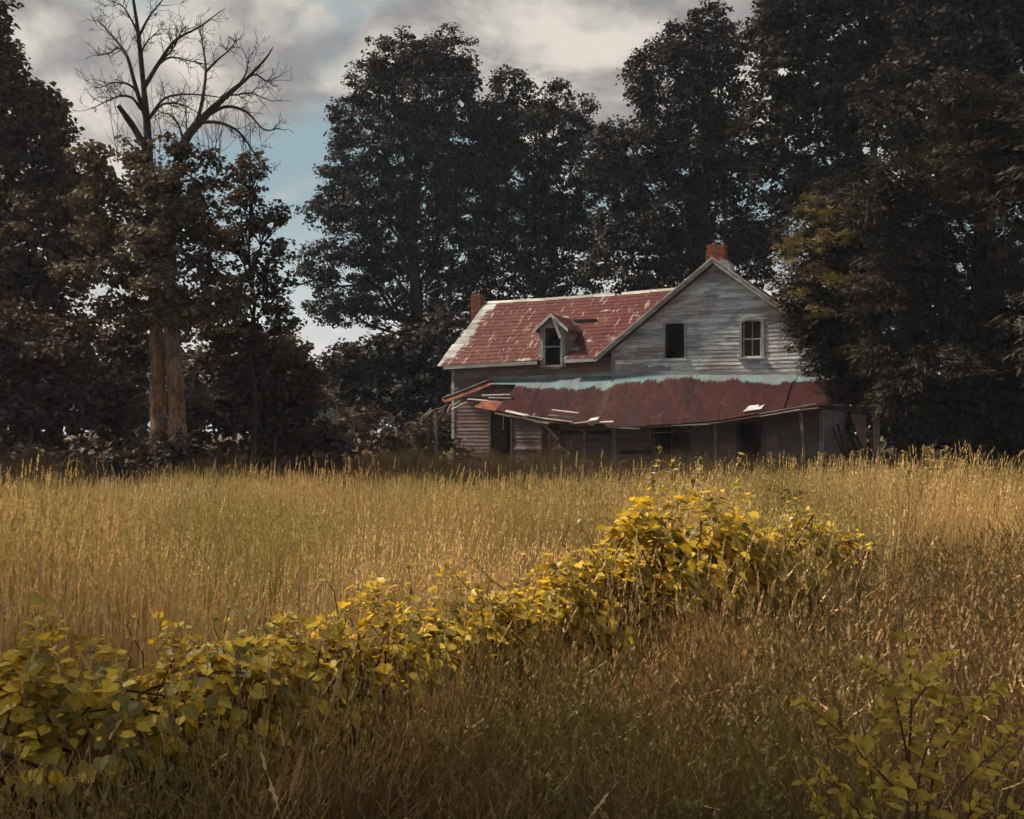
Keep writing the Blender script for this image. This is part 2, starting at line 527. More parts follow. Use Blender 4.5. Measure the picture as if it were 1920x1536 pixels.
def clad(name, y, z0, z1, xl, xr, openings, mat, course=0.15, seed=1, miss=0.0, facing=1):
    """a wall of clapboards: each board its own piece on a backing with real openings"""
    R = random.Random(seed)
    back = MB()
    wall_boards = []
    z = z0
    while z < z1 - 0.02:
        zt = min(z + course, z1)
        ivs = [(xl, xr)]
        def lim(f, zz): return f(zz) if callable(f) else f
        cuts = sorted((a, b) for a, b, c0, c1 in openings if c0 < z + course * 0.5 < c1)
        segs, cur = [], None
        for a, b in cuts:
            segs.append((cur, a)); cur = b
        segs.append((cur, None))
        for a, b in segs:
            la = a if a is not None else lim(xl, z); lb = a if a is not None else lim(xl, zt)
            ra = b if b is not None else lim(xr, z); rb = b if b is not None else lim(xr, zt)
            if ra - la < 0.03:
                continue
            back.add([(la, y + 0.03, z), (ra, y + 0.03, z), (rb, y + 0.03, zt), (lb, y + 0.03, zt)], [(0, 1, 2, 3)])
            joints = []
            L = ra - la
            if L > 3.2:
                joints = sorted(la + L * (i + 1 + R.uniform(-0.3, 0.3)) / (int(L / 2.6) + 1) for i in range(int(L / 2.6)))
            ends = [la] + joints + [ra]
            for i in range(len(ends) - 1):
                if R.random() < miss:
                    continue
                s0, s1 = ends[i], ends[i + 1]
                g = 0.006
                b0, b1 = s0 + (g if i else 0), s1 - (g if i < len(ends) - 2 else 0)
                t0 = lb if i == 0 else b0
                t1 = rb if i == len(ends) - 2 else b1
                dz0, dz1 = R.uniform(-0.012, 0.006), R.uniform(-0.012, 0.006)
                pr = R.uniform(0.0, 0.01) + (R.random() < 0.05) * 0.03
                mb = MB()
                zz = zt + 0.015
                mb.hexa([(b0, y - 0.019 - pr, z + dz0), (b1, y - 0.019 - pr, z + dz1), (b1, y + 0.022, z + dz1), (b0, y + 0.022, z + dz0)],
                        [(t0, y - 0.006, zz + dz0), (t1, y - 0.006, zz + dz1), (t1, y + 0.022, zz + dz1), (t0, y + 0.022, zz + dz0)])
                wall_boards.append(mb)
        z = zt
    w = back.build(name, M['inside'], house)
    for mb in wall_boards:
        mb.build('plank', mat, w)
    return w


W1 = (-1.84, -1.09, 4.47, 5.86)
W2 = (1.09, 1.82, 4.45, 5.83)
DZ0, DZ1, DX0, DX1 = 4.36, 5.86, -6.88, -6.14        # dormer window opening
rake_l = lambda z: max(XL, AX - (AZ - 0.1 - z) / SL)
rake_r = lambda z: min(XR, AX + (AZ - 0.1 - z) / SL)
clad('gable_wall', 0.0, 3.6, 7.98, rake_l, rake_r, [W1, W2], M['siding'], 0.148, 3)
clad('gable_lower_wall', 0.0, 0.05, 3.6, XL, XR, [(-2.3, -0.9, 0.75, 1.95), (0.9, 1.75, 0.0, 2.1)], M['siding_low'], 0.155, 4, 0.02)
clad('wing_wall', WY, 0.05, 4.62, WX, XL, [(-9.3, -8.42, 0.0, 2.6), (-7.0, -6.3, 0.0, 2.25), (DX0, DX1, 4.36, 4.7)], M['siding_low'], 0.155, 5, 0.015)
# closed sides and back, floors
mb = MB()
mb.box(XR - 0.12, XR - 0.02, 0.05, 8.4, 0, 4.75)
mb.box(WX + 0.02, WX + 0.1, WY + 0.05, 8.2, 0, 4.4)
mb.add([(WX + 0.03, 0.3, 4.35), (WX + 0.03, RIDGE_Y, 7.5), (WX + 0.03, 8.2, 4.35)], T=[(0, 1, 2)])
mb.box(WX, XR, 8.2, 8.32, 0, 4.75)
mb.add([(XL, 8.3, 4.7), (AX, 8.3, 8.0), (XR, 8.3, 4.7)], T=[(0, 1, 2)])
mb.build('side_wall', M['siding_low'], house)
mb = MB()
mb.box(WX + 0.1, XR - 0.12, 0.35, 8.1, 2.72, 2.8)
mb.box(WX + 0.1, XR - 0.12, 0.35, 8.1, 0.1, 0.16)
mb.box(XL + 0.05, XL + 0.13, 0.05, 8.1, 0.1, 4.8)
mb.build('interior_floor', M['inside'], house)
# corner boards
MB().box(XL - 0.05, XL + 0.09, -0.05, 0.3, 0.1, 4.9).build('corner_board', M['trim'], house)
MB().box(WX - 0.03, WX + 0.1, WY - 0.05, WY + 0.2, 0.05, 4.5).build('corner_board', M['trim'], house)
MB().box(XR - 0.1, XR + 0.04, -0.05, 0.15, 0.1, 4.8).build('corner_board', M['trim'], house)

# ---- gable block roof
roof = empty('main_roof', (0, 0, 0), house)
for sgn in (-1, 1):
    mb = MB()
    ex = AX + sgn * 4.62
    ez = main_z(ex)
    mb.hexa([(AX, -0.34, AZ - 0.14), (ex, -0.34, ez - 0.14), (ex, 8.7, ez - 0.14), (AX, 8.7, AZ - 0.14)],
            [(AX, -0.34, AZ - 0.05), (ex, -0.34, ez - 0.05), (ex, 8.7, ez - 0.05), (AX, 8.7, AZ - 0.05)])
    mb.build('roof_deck', M['board_dark'], roof)
    for i in range(16):
        a, b = i / 16, (i + 1) / 16 + 0.012
        xa, xb = AX + sgn * 4.66 * a, AX + sgn * 4.66 * b
        za, zb = main_z(xa) - 0.035, main_z(xb) - 0.015
        for j in range(4):
            ya, yb = -0.36 + j * 2.26, -0.36 + (j + 1) * 2.26 - 0.01
            d = rnd.uniform(0, 0.012)
            MB().hexa([(xa, ya, za), (xb, ya, zb), (xb, yb, zb), (xa, yb, za)], [(xa, ya, za + 0.02 + d), (xb, ya, zb + 0.03 + d), (xb, yb, zb + 0.03 + d), (xa, yb, za + 0.02 + d)]).build('tin_sheet', M['tin'], roof)
    # rake board and its moulding
    mb = MB()
    mb.hexa([(AX, -0.42, AZ - 0.2), (ex, -0.42, ez - 0.2), (ex, -0.345, ez - 0.2), (AX, -0.345, AZ - 0.2)], [(AX, -0.42, AZ - 0.02), (ex, -0.42, ez - 0.02), (ex, -0.345, ez - 0.02), (AX, -0.345, AZ - 0.02)])
    mb.build('rake_board', M['trim'], roof)
    mb = MB()
    mb.hexa([(AX, -0.45, AZ - 0.03), (ex, -0.45, ez - 0.03), (ex, -0.35, ez - 0.03), (AX, -0.35, AZ - 0.03)], [(AX, -0.45, AZ + 0.025), (ex, -0.45, ez + 0.025), (ex, -0.35, ez + 0.025), (AX, -0.35, AZ + 0.025)])
    mb.build('rake_moulding', M['board_pale'], roof)
    mb = MB()
    mb.hexa([(AX, -0.345, AZ - 0.2), (ex, -0.345, ez - 0.2), (ex, -0.02, ez - 0.2), (AX, -0.02, AZ - 0.2)], [(AX, -0.345, AZ - 0.16), (ex, -0.345, ez - 0.16), (ex, -0.02, ez - 0.16), (AX, -0.02, AZ - 0.16)])
    mb.build('soffit', M['board_dark'], roof)
# ---- wing roof with single tin shingles
wroof = empty('wing_roof', (0, 0, 0), house)
mb = MB()


def valley(x):
    """where the wing roof comes out of the gable block's roof"""
    lo, hi = -0.15, RIDGE_Y
    for _ in range(24):
        md = (lo + hi) / 2
        if wing_z(x, md) < main_z(x) - 0.12:
            lo = md
        else:
            hi = md
    return lo


for x0, x1, ylo in ((-11.5, -9.2, -0.15), (-9.2, -7.06, -0.15), (-7.06, -5.94, 2.2), (-5.94, -4.5, -0.15), (-4.5, -3.4, None), (-3.4, -2.2, None), (-2.2, -0.7, None)):
    ya = ylo if ylo is not None else valley(x0)
    yb = ylo if ylo is not None else valley(x1)
    q = [(x0, ya), (x1, yb), (x1, RIDGE_Y), (x0, RIDGE_Y)]
    mb.hexa([(x, y, wing_z(x, y) - 0.10) for x, y in q], [(x, y, wing_z(x, y) - 0.03) for x, y in q])
mb.build('roof_deck', M['deck'], wroof)
mb = MB()   # rear slope
mb.hexa([(-11.5, RIDGE_Y, 7.45), (-0.6, RIDGE_Y, 7.58), (-0.6, 8.6, 4.6), (-11.5, 8.6, 4.4)], [(-11.5, RIDGE_Y, 7.56), (-0.6, RIDGE_Y, 7.68), (-0.6, 8.6, 4.7), (-11.5, 8.6, 4.5)])
mb.build('rear_slope', M['tin'], wroof)
NC, CW = 17, 0.53
for i in range(NC):
    y0 = -0.2 + (RIDGE_Y + 0.12) * i / NC
    y1 = -0.2 + (RIDGE_Y + 0.12) * (i + 1) / NC + 0.05
    step = (0.0, 0.0, 0.35, 0.3, 0.33, 0.38, 0.42, 0.4, 0.5, 0.42, 0.45, 0.28, 0.3, 0.34, 0.3, 0.62, 0.6)[i]
    x = -11.42 + step + (0.0 if i % 2 else CW * 0.5)
    xprev = -11.42 + step
    cols = []
    if x > xprev + 0.02:
        cols.append((xprev, x))
    while x < -0.9:
        cols.append((x, x + CW)); x += CW
    for xa, xb in cols:
        xc, yc = (xa + xb) / 2, (y0 + y1) / 2
        if wing_z(xc, yc) < main_z(xc) - 0.22:
            continue
        if -7.3 < xc < -5.75 and y0 < 2.1:
            # dormer: nothing in front of or inside it
            if y0 < 0.25 and -7.02 < xc < -5.98:
                continue
            if -6.98 < xc < -6.02 and yc < 1.95:
                continue
        if rnd.random() < 0.012:
            continue
        g = 0.006
        def zz(x_, y_, dz): return wing_z(x_, y_) + dz
        lift, t = rnd.uniform(0, 0.005) + (rnd.random() < 0.04) * 0.015, 0.006
        lo, hi = 0.02 + lift, 0.0
        tilt = rnd.uniform(-0.005, 0.005)
        xm = (xa + xb) / 2
        V = []
        for dz in (0.0, t):
            for (x_, y_, k) in ((xa + g, y0, lo), (xm, y0, lo + 0.003), (xb - g, y0, lo + tilt), (xb - g, y1, hi), (xm, y1, hi + 0.003), (xa + g, y1, hi)):
                V.append((x_, y_, zz(x_, y_, k - 0.03 + dz + 0.004)))
        mb = MB()
        mb.add(V, [(0, 1, 4, 5), (1, 2, 3, 4), (6, 11, 10, 7), (7, 10, 9, 8), (0, 6, 7, 1), (1, 7, 8, 2), (2, 8, 9, 3), (0, 5, 11, 6)])
        mb.build('tin_shingle', M['tin'], wroof)
# verge: bare deck boards at the left end
for i in range(9):
    a, b = i / 9, (i + 1) / 9 - 0.006
    if i == 5:
        continue
    ya, yb = -0.2 + 4.4 * a, -0.2 + 4.4 * b
    x0 = -11.58 + (0.25 if i >= 7 else 0) + rnd.uniform(-0.05, 0.05) + (0.12 if i in (4, 6) else 0)
    x1 = -10.85
    MB().hexa([(x0, ya, wing_z(x0, ya) - 0.03), (x1, ya, wing_z(x1, ya) - 0.03), (x1, yb, wing_z(x1, yb) - 0.03), (x0, yb, wing_z(x0, yb) - 0.03)],
              [(x0, ya, wing_z(x0, ya) - 0.008), (x1, ya, wing_z(x1, ya) - 0.012), (x1, yb, wing_z(x1, yb) - 0.012), (x0, yb, wing_z(x0, yb) - 0.008)]).build('deck_board', M['deck'], wroof)
# ridge cap in pieces, eave fascia
for i in range(7):
    x0 = -11.35 + i * 1.28
    x1 = x0 + 1.27
    if i == 4:
        x1 -= 0.3
    mb = MB()
    z0, z1 = wing_z(x0, RIDGE_Y) + rnd.uniform(-0.01, 0.02), wing_z(x1, RIDGE_Y) + rnd.uniform(-0.01, 0.02)
    mb.hexa([(x0, RIDGE_Y - 0.14, z0 - 0.08), (x1, RIDGE_Y - 0.14, z1 - 0.08), (x1, RIDGE_Y + 0.14, z1 - 0.1), (x0, RIDGE_Y + 0.14, z0 - 0.1)],
            [(x0, RIDGE_Y - 0.04, z0 + 0.05), (x1, RIDGE_Y - 0.04, z1 + 0.05), (x1, RIDGE_Y + 0.04, z1 + 0.05), (x0, RIDGE_Y + 0.04, z0 + 0.05)])
    mb.build('ridge_cap', M['board_pale'], wroof)
for x0, x1 in ((-11.3, -9.2), (-9.19, -7.08), (-5.92, -4.62)):
    MB().hexa([(x0, -0.2, wing_eave(x0) - 0.2), (x1, -0.2, wing_eave(x1) - 0.2), (x1, -0.16, wing_eave(x1) - 0.2), (x0, -0.16, wing_eave(x0) - 0.2)],
              [(x0, -0.2, wing_eave(x0) - 0.06), (x1, -0.2, wing_eave(x1) - 0.06), (x1, -0.16, wing_eave(x1) - 0.06), (x0, -0.16, wing_eave(x0) - 0.06)]).build('fascia', M['trim'], wroof)
MB().hexa([(-11.45, -0.16, 4.28), (-7.1, -0.16, 4.37), (-7.1, 0.3, 4.4), (-11.45, 0.3, 4.3)], [(-11.45, -0.16, 4.32), (-7.1, -0.16, 4.41), (-7.1, 0.3, 4.44), (-11.45, 0.3, 4.34)]).build('soffit', M['board_dark'], wroof)

# ---- dormer
dorm = empty('dormer', (0, 0, 0), house)
dx0, dx1, dc, dy = -7.06, -5.94, -6.5, 0.02
DA = 6.42
mb = MB()
mb.box(dx0, DX0, dy, dy + 0.1, 4.3, 5.92)
mb.box(DX1, dx1, dy, dy + 0.1, 4.3, 5.92)
mb.box(DX0, DX1, dy, dy + 0.1, 4.2, DZ0)
mb.box(DX0, DX1, dy, dy + 0.1, DZ1, 5.92)
mb.add([(dx0, dy, 5.92), (dx1, dy, 5.92), (dc, dy, DA - 0.05)], T=[(0, 1, 2)])
mb.build('dormer_face', M['trim'], dorm)
for x in (dx0, dx1):
    s = 0.02 if x == dx1 else -0.02
    mb = MB()
    yb = 2.0
    mb.add([(x, dy + 0.1, 4.45), (x, yb, 5.95), (x, dy + 0.1, 5.95), (x + s, dy + 0.1, 4.45), (x + s, yb, 5.95), (x + s, dy + 0.1, 5.95)], T=[(0, 1, 2), (3, 5, 4)], Q=[(0, 3, 4, 1)])
    mb.build('cheek_wall', M['trim'], dorm)
for s in (-1, 1):
    ex, ez = dc + s * 0.74, 5.78
    mb = MB()
    mb.hexa([(dc, dy - 0.18, DA - 0.07), (ex, dy - 0.18, ez - 0.07), (ex, 1.75, ez - 0.07), (dc, 2.55, DA - 0.07)], [(dc, dy - 0.18, DA), (ex, dy - 0.18, ez), (ex, 1.75, ez), (dc, 2.55, DA)])
    mb.build('dormer_roof', M['tin'], dorm)
    MB().hexa([(dc, dy - 0.22, DA - 0.13), (ex, dy - 0.22, ez - 0.13), (ex, dy - 0.185, ez - 0.13), (dc, dy - 0.185, DA - 0.13)], [(dc, dy - 0.22, DA + 0.01), (ex, dy - 0.22, ez + 0.01), (ex, dy - 0.185, ez + 0.01), (dc, dy - 0.185, DA + 0.01)]).build('barge_board', M['board_pale'], dorm)
MB().beam((dc + 0.14, dy - 0.26, 6.22), (dc + 0.42, dy - 0.2, 5.42), 0.03, 0.11).build('fallen_trim', M['board_pale'], dorm)
wd = MB()
wd.box(DX0 - 0.09, DX0, dy - 0.035, dy, 4.3, 5.95)
wd.box(DX1, DX1 + 0.09, dy - 0.035, dy, 4.3, 5.95)
wd.box(DX0 - 0.09, DX1 + 0.09, dy - 0.06, dy, 4.28, DZ0)
dw = wd.build('window_frame', M['trim'], dorm)
mb = MB()
mb.box(DX0, DX0 + 0.045, dy + 0.03, dy + 0.07, DZ0, DZ1)
mb.box(DX1 - 0.045, DX1, dy + 0.03, dy + 0.07, DZ0, DZ1)
mb.box(DX0, DX1, dy + 0.028, dy + 0.072, 5.08, 5.14)
mb.build('sash', M['board_pale'], dw)
mb = MB()
mb.box(-7.6, -5.4, 2.2, 2.3, 4.2, 6.4)
mb.box(-7.6, -5.4, 0.3, 2.3, 4.1, 4.16)
mb.build('interior_wall', M['inside'], dorm)


# ---- gable windows: casing with a segmental arch
def arch_window(op, sashes, label):
    x0, x1, z0, z1 = op
    w = 0.09
    cx, hw = (x0 + x1) / 2, (x1 - x0) / 2
    rise = 0.12
    n = 8
    top = lambda t, e: z1 - rise + e + rise * (1 - t * t)
    fr = MB()
    fr.box(x0 - w, x0, -0.06, 0.03, z0 - 0.02, z1 - rise + 0.02)
    fr.box(x1, x1 + w, -0.06, 0.03, z0 - 0.02, z1 - rise + 0.02)
    for i in range(n):
        a, b = -1 + 2 * i / n, -1 + 2 * (i + 1) / n
        k = (hw + w) / hw
        xa, xb = cx + a * hw * k, cx + b * hw * k
        ya, yb = top(a, -0.005), top(b, -0.005)
        fr.hexa([(xa, -0.062, ya), (xb, -0.062, yb), (xb, 0.03, yb), (xa, 0.03, ya)], [(xa, -0.062, ya + w), (xb, -0.062, yb + w), (xb, 0.03, yb + w), (xa, 0.03, ya + w)])
        # spandrel between arch and square opening
        fr.hexa([(xa, -0.01, ya + 0.02), (xb, -0.01, yb + 0.02), (xb, 0.03, yb + 0.02), (xa, 0.03, ya + 0.02)], [(xa, -0.01, z1 + 0.16), (xb, -0.01, z1 + 0.16), (xb, 0.03, z1 + 0.16), (xa, 0.03, z1 + 0.16)])
    f = fr.build('window', M['trim'], house)
    if label:
        f['label'] = label
    MB().hexa([(x0 - 0.13, -0.11, z0 - 0.075), (x1 + 0.13, -0.11, z0 - 0.085), (x1 + 0.13, 0.05, z0 - 0.08), (x0 - 0.13, 0.05, z0 - 0.07)],
              [(x0 - 0.13, -0.11, z0 - 0.015), (x1 + 0.13, -0.11, z0 - 0.025), (x1 + 0.13, 0.05, z0), (x0 - 0.13, 0.05, z0)]).build('sill', M['board_pale'], f)
    MB().box(x0 - 0.02, x0 + 0.02, 0.03, 0.2, z0, z1).box(x1 - 0.02, x1 + 0.02, 0.03, 0.2, z0, z1).build('jamb', M['board_dark'], f)
    if sashes:
        for zz0, zz1, yy in ((z0, (z0 + z1) / 2 + 0.02, 0.07), ((z0 + z1) / 2 - 0.02, z1, 0.11)):
            s = MB()
            s.box(x0 + 0.02, x0 + 0.075, yy, yy + 0.035, zz0, zz1)
            s.box(x1 - 0.075, x1 - 0.02, yy, yy + 0.035, zz0, zz1)
            s.box(x0 + 0.075, x1 - 0.075, yy, yy + 0.035, zz0, zz0 + 0.05)
            s.box(x0 + 0.075, x1 - 0.075, yy, yy + 0.035, zz1 - 0.05, zz1)
            s.box(cx - 0.016, cx + 0.016, yy + 0.003, yy + 0.032, zz0 + 0.05, zz1 - 0.05)
            s.build('sash', M['board_pale'], f)
            for xa, xb in ((x0 + 0.075, cx - 0.016), (cx + 0.016, x1 - 0.075)):
                MB().box(xa, xb, yy + 0.014, yy + 0.02, zz0 + 0.05, zz1 - 0.05).build('pane', M['glass'], f)


arch_window(W1, False, 'empty arched window opening without sash')
arch_window(W2, True, 'arched window with its four-pane sash still in place')


# ---- chimneys: every brick modelled, joined because they are a few pixels each
def chimney(x0, x1, y0, y1, z0, z1, seed, rag):
    R = random.Random(seed)
    core = MB().box(x0 + 0.02, x1 - 0.02, y0 + 0.02, y1 - 0.02, z0, z1 - 0.05).build('chimney', M['mortar'], house)
    mb, at_r = MB(), []
    h, L = 0.072, 0.215
    z, row = z0, 0
    while z < z1:
        for side in range(4):
            if side < 2:
                a0, a1 = x0, x1
            else:
                a0, a1 = y0 + 0.1, y1 - 0.1
            a = a0 + (L / 2 if row % 2 and side < 2 else 0)
            spans = ([(a0, a0 + L / 2)] if row % 2 and side < 2 else [])
            while a < a1 - 0.04:
                spans.append((a, min(a + L, a1))); a += L
            for s0, s1 in spans:
                if z > z1 - 0.16 and R.random() < rag:
                    continue
                d = R.uniform(-0.008, 0.008)
                if side == 0: q = (s0 + .006, s1 - .006, y0 + d, y0 + 0.1)
                elif side == 1: q = (s0 + .006, s1 - .006, y1 - 0.1, y1 + d)
                elif side == 2: q = (x0 + d, x0 + 0.1, s0 + .006, s1 - .006)
                else: q = (x1 - 0.1, x1 + d, s0 + .006, s1 - .006)
                mb.box(*q, z + 0.006, z + h - 0.004)
                at_r += [R.random()] * 6
        z += h; row += 1
    o = mb.build('brick', M['brick'], core)
    a = o.data.attributes.new('r', 'FLOAT', 'FACE')
    a.data.foreach_set('value', np.array(at_r, np.float32))
    o['kind'] = 'stuff'
    return core


chimney(-12.1, -11.62, 4.0, 4.5, 4.0, 7.95, 1, 0.5)
ch = chimney(-0.42, 0.27, 0.75, 1.35, 7.6, 8.88, 2, 0.3)
MB().hexa([(0.1, 0.66, 7.95), (0.62, 0.66, 7.66), (0.62, 1.45, 7.66), (0.1, 1.45, 7.95)], [(0.1, 0.66, 8.3), (0.44, 0.66, 8.2), (0.44, 1.45, 8.2), (0.1, 1.45, 8.3)]).build('flashing', M['deck'], ch)

# ---- porch
porch = empty('porch', (0, 0, 0), house)
PE = [(-11.4, 2.6), (-10.2, 2.72), (-9.2, 2.68), (-8.2, 2.5), (-7.2, 2.3), (-6.0, 2.05), (-4.8, 1.92), (-3.4, 1.9), (-2.0, 1.92), (-0.6, 1.98), (0.6, 2.05), (2.0, 2.28), (3.6, 2.5), (5.4, 2.66), (6.6, 2.62)]
PT = [(-9.3, 3.84), (-6, 3.87), (-3.9, 3.92), (-1.5, 3.92), (1, 3.83), (3.8, 3.72), (5.0, 3.68)]
pe = lambda x: float(np.interp(x, *zip(*PE)))
pt = lambda x: float(np.interp(x, *zip(*PT)))


def proof(x, t):
    """a point of the porch roof: t 0 at the wall, 1 at the eave"""
    y = (WY - 0.02 if x < XL - 0.1 else -0.04) * (1 - t) + -2.3 * t
    z = pt(x) * (1 - t) + pe(x) * t - 0.10 * math.sin(t * math.pi) * 0.55
    return (x, y, z)


def sheet(x0, x1, t0, t1, mat, lift=0.0, nm='roof_sheet', nx_=4, nt=6, curl=0.0, wob=0.008):
    V = []
    W = [[rnd.uniform(-wob, wob) for _ in range(nx_ + 1)] for _ in range(nt + 1)]
    for k in (0, 1):
        for j in range(nt + 1):
            for i in range(nx_ + 1):
                x = x0 + (x1 - x0) * i / nx_ + (rnd.uniform(-0.01, 0.01))
                t = t0 + (t1 - t0) * j / nt
                X = proof(x, t)
                V.append((X[0], X[1], X[2] + lift + W[j][i] + curl * (i / nx_ - 0.5) ** 2 * 4 + (0.012 if k else 0)))
    n1 = nx_ + 1
    o = n1 * (nt + 1)
    Q = []
    for j in range(nt):
        for i in range(nx_):
            a = j * n1 + i
            Q += [(a, a + 1, a + n1 + 1, a + n1), (o + a, o + a + n1, o + a + n1 + 1, o + a + 1)]
    for i in range(nx_):
        a, b = i, nt * n1 + i
        Q += [(a, o + a, o + a + 1, a + 1), (b, b + 1, o + b + 1, o + b)]
    for j in range(nt):
        a, b = j * n1, j * n1 + nx_
        Q += [(a, a + n1, o + a + n1, o + a), (b, o + b, o + b + n1, b + n1)]
    return MB().add(V, Q).build(nm, mat, porch)


# decking under the sheets
mb = MB()
for i in range(8):
    t0, t1 = i / 8 + 0.004, (i + 1) / 8 - 0.004
    for (x0, x1) in ((-8.0, -3.6), (-3.59, 0.4), (0.41, 4.6)):
        a, b, c_, d_ = proof(x0, t0), proof(x1, t0), proof(x1, t1), proof(x0, t1)
        mids = []
        xs = np.linspace(x0, x1, 6)
        for k in range(5):
            q = [proof(xs[k], t0), proof(xs[k + 1], t0), proof(xs[k + 1], t1), proof(xs[k], t1)]
            mb.hexa([(p_[0], p_[1], p_[2] - 0.09) for p_ in q], [(p_[0], p_[1], p_[2] - 0.06) for p_ in q])
mb.build('porch_deck', M['board_dark'], porch)
xs = [-8.0, -6.9, -5.7, -4.4, -3.2, -1.9, -0.6, 0.7, 2.02]
for i in range(8):
    sheet(xs[i], xs[i + 1] + 0.03, -0.0, 1.0 + rnd.uniform(-0.02, 0.03) - (0.06 if i in (0, 1) else 0), M['sheet'], 0.006 * (i % 2) + rnd.uniform(0, 0.004))
for i in range(1, 8):        # folded seams where the sheets lap
    mb = MB()
    for k in range(6):
        a_, b_ = proof(xs[i] + rnd.uniform(-.015, .015), k / 6), proof(xs[i] + rnd.uniform(-.015, .015), (k + 1) / 6)
        mb.beam((a_[0], a_[1], a_[2] + 0.018), (b_[0], b_[1], b_[2] + 0.018), 0.03, 0.016)
    mb.build('seam', M['sheet'], porch)
sheet(2.06, 2.98, 0.16, 1.02, M['sheet'], 0.015, curl=0.03)
sheet(3.02, 4.35, 0.02, 0.97, M['sheet'], -0.01)
sheet(4.36, 5.2, 0.1, 0.95, M['sheet'], -0.02, curl=0.04)
sheet(2.0, 3.1, 0.0, 0.2, M['sheet'], 0.03)
# broken left end
sheet(-8.9, -6.75, 0.66, 0.95, M['rust'], -0.04, nm='broken_roof_sheet', wob=0.035)
sheet(-9.2, -7.95, 0.0, 0.16, M['sheet'], 0.0, nm='broken_roof_sheet')
hip = [(-9.2, 0.1, 3.86), (-9.9, -0.62, 3.46), (-10.72, -1.45, 3.02)]
V = []
for (x, y, z) in hip:
    V += [(x, y, z), (x + 0.2, y - 0.12, z - 0.15 - rnd.uniform(0, .06))]
mb = MB().add(V + [(a, b, c - 0.02) for a, b, c in V], [(0, 2, 3, 1), (2, 4, 5, 3), (6, 7, 9, 8), (8, 9, 11, 10), (1, 3, 9, 7), (3, 5, 11, 9), (0, 6, 8, 2), (2, 8, 10, 4)])
mb.build('broken_roof_sheet', M['rust'], porch)
for k in range(3):
    a, b = np.array(hip[0]), np.array(hip[2])
    p0 = a + (b - a) * (k / 3); p1 = a + (b - a) * ((k + 1) / 3 - 0.01)
    MB().beam(p0 + [0.02, 0, 0.03], p1 + [0.02, 0, 0.02 + rnd.uniform(-0.03, 0.02)], 0.12, 0.03).build('hip_board', M['trim'], porch)
# wall flashing board along the top
for x0, x1 in ((-9.2, -6.2), (-6.19, XL - 0.06), (XL - 0.05, -0.5), (-0.49, 2.2), (2.21, 4.15)):
    y = WY - 0.07 if x1 < XL else -0.09
    MB().hexa([(x0, y, pt(x0) - 0.02), (x1, y, pt(x1) - 0.02), (x1, y + 0.03, pt(x1) - 0.02), (x0, y + 0.03, pt(x0) - 0.02)], [(x0, y, pt(x0) + 0.12), (x1, y, pt(x1) + 0.12), (x1, y + 0.03, pt(x1) + 0.12), (x0, y + 0.03, pt(x0) + 0.12)]).build('flashing_board', M['deck'], porch)


def brd(p, q, w=0.14, h=0.03, mat='board_pale', roll=None, nm='loose_board', taper=1.0):
    return MB().beam(p, q, w, h, rnd.uniform(-0.5, 0.5) if roll is None else roll, taper).build(nm, M[mat], porch)


def hp(px, py, d):
    """a photo pixel on the plane d metres behind the front wall, in the house frame"""
    n = np.array([math.sin(A_H), math.cos(A_H), 0]); u = np.array([math.cos(A_H), -math.sin(A_H), 0])
    O = np.array([HO[0], 40.0, 0]) + n * d
    r = at(px, py, 1.0) - np.array([0, 0, EYE])
    p_ = r * (O @ n) / (r @ n)
    q = p_ - np.array([HO[0], 40.0, 0])
    return (float(q @ u), d, float(p_[2] + EYE))


for a, b, w, mt in (((878, 749), (918, 752), .1, 'board_pale'), ((905, 742), (958, 741), .16, 'board_pale'), ((918, 747), (960, 748), .2, 'board_pale'), ((922, 754), (962, 757), .2, 'board_pale'),
                    ((928, 743), (950, 738), .1, 'board_dark')):
    brd(hp(*a, -1.1), hp(*b, -1.2), w, 0.04, mt, 0.3)
for a, b, w, mt, d in (((948, 771), (990, 780), .16, 'board_pale', -2.35), ((985, 779), (1030, 786), .12, 'trim', -2.4), ((1018, 785), (1075, 792), .2, 'board_pale', -2.42), ((1070, 795), (1112, 790), .12, 'board_pale', -2.4),
                       ((1106, 793), (1150, 791), .12, 'board_pale', -2.42), ((1105, 788), (1122, 785), .3, 'board_pale', -2.38), ((1035, 769), (1085, 775), .1, 'board_pale', -2.34), ((1030, 779), (1080, 783), .16, 'deck', -2.2),
                       ((1000, 776), (1047, 824), .13, 'board_pale', -2.0), ((945, 770), (943, 806), .1, 'board_pale', -2.1), ((1030, 812), (1028, 828), .07, 'trim', -1.9),
                       ((1138, 801), (1200, 804), .06, 'trim', -2.36), ((1225, 812), (1300, 809), .1, 'board_dark', -2.1), ((1260, 798), (1330, 796), .05, 'trim', -2.36),
                       ((1425, 781), (1500, 768), .11, 'trim', -2.4), ((1424, 776), (1530, 757), .05, 'trim', -2.42), ((1490, 768), (1540, 755), .08, 'board_dark', -2.4),
                       ((1530, 757), (1602, 752), .16, 'board_dark', -2.3), ((1520, 772), (1600, 771), .09, 'board_dark', -2.35), ((1645, 771), (1712, 770), .07, 'trim', -2.1)):
    brd(hp(*a, d), hp(*b, d), w, 0.035, mt, 0.0 if w < .1 else None)
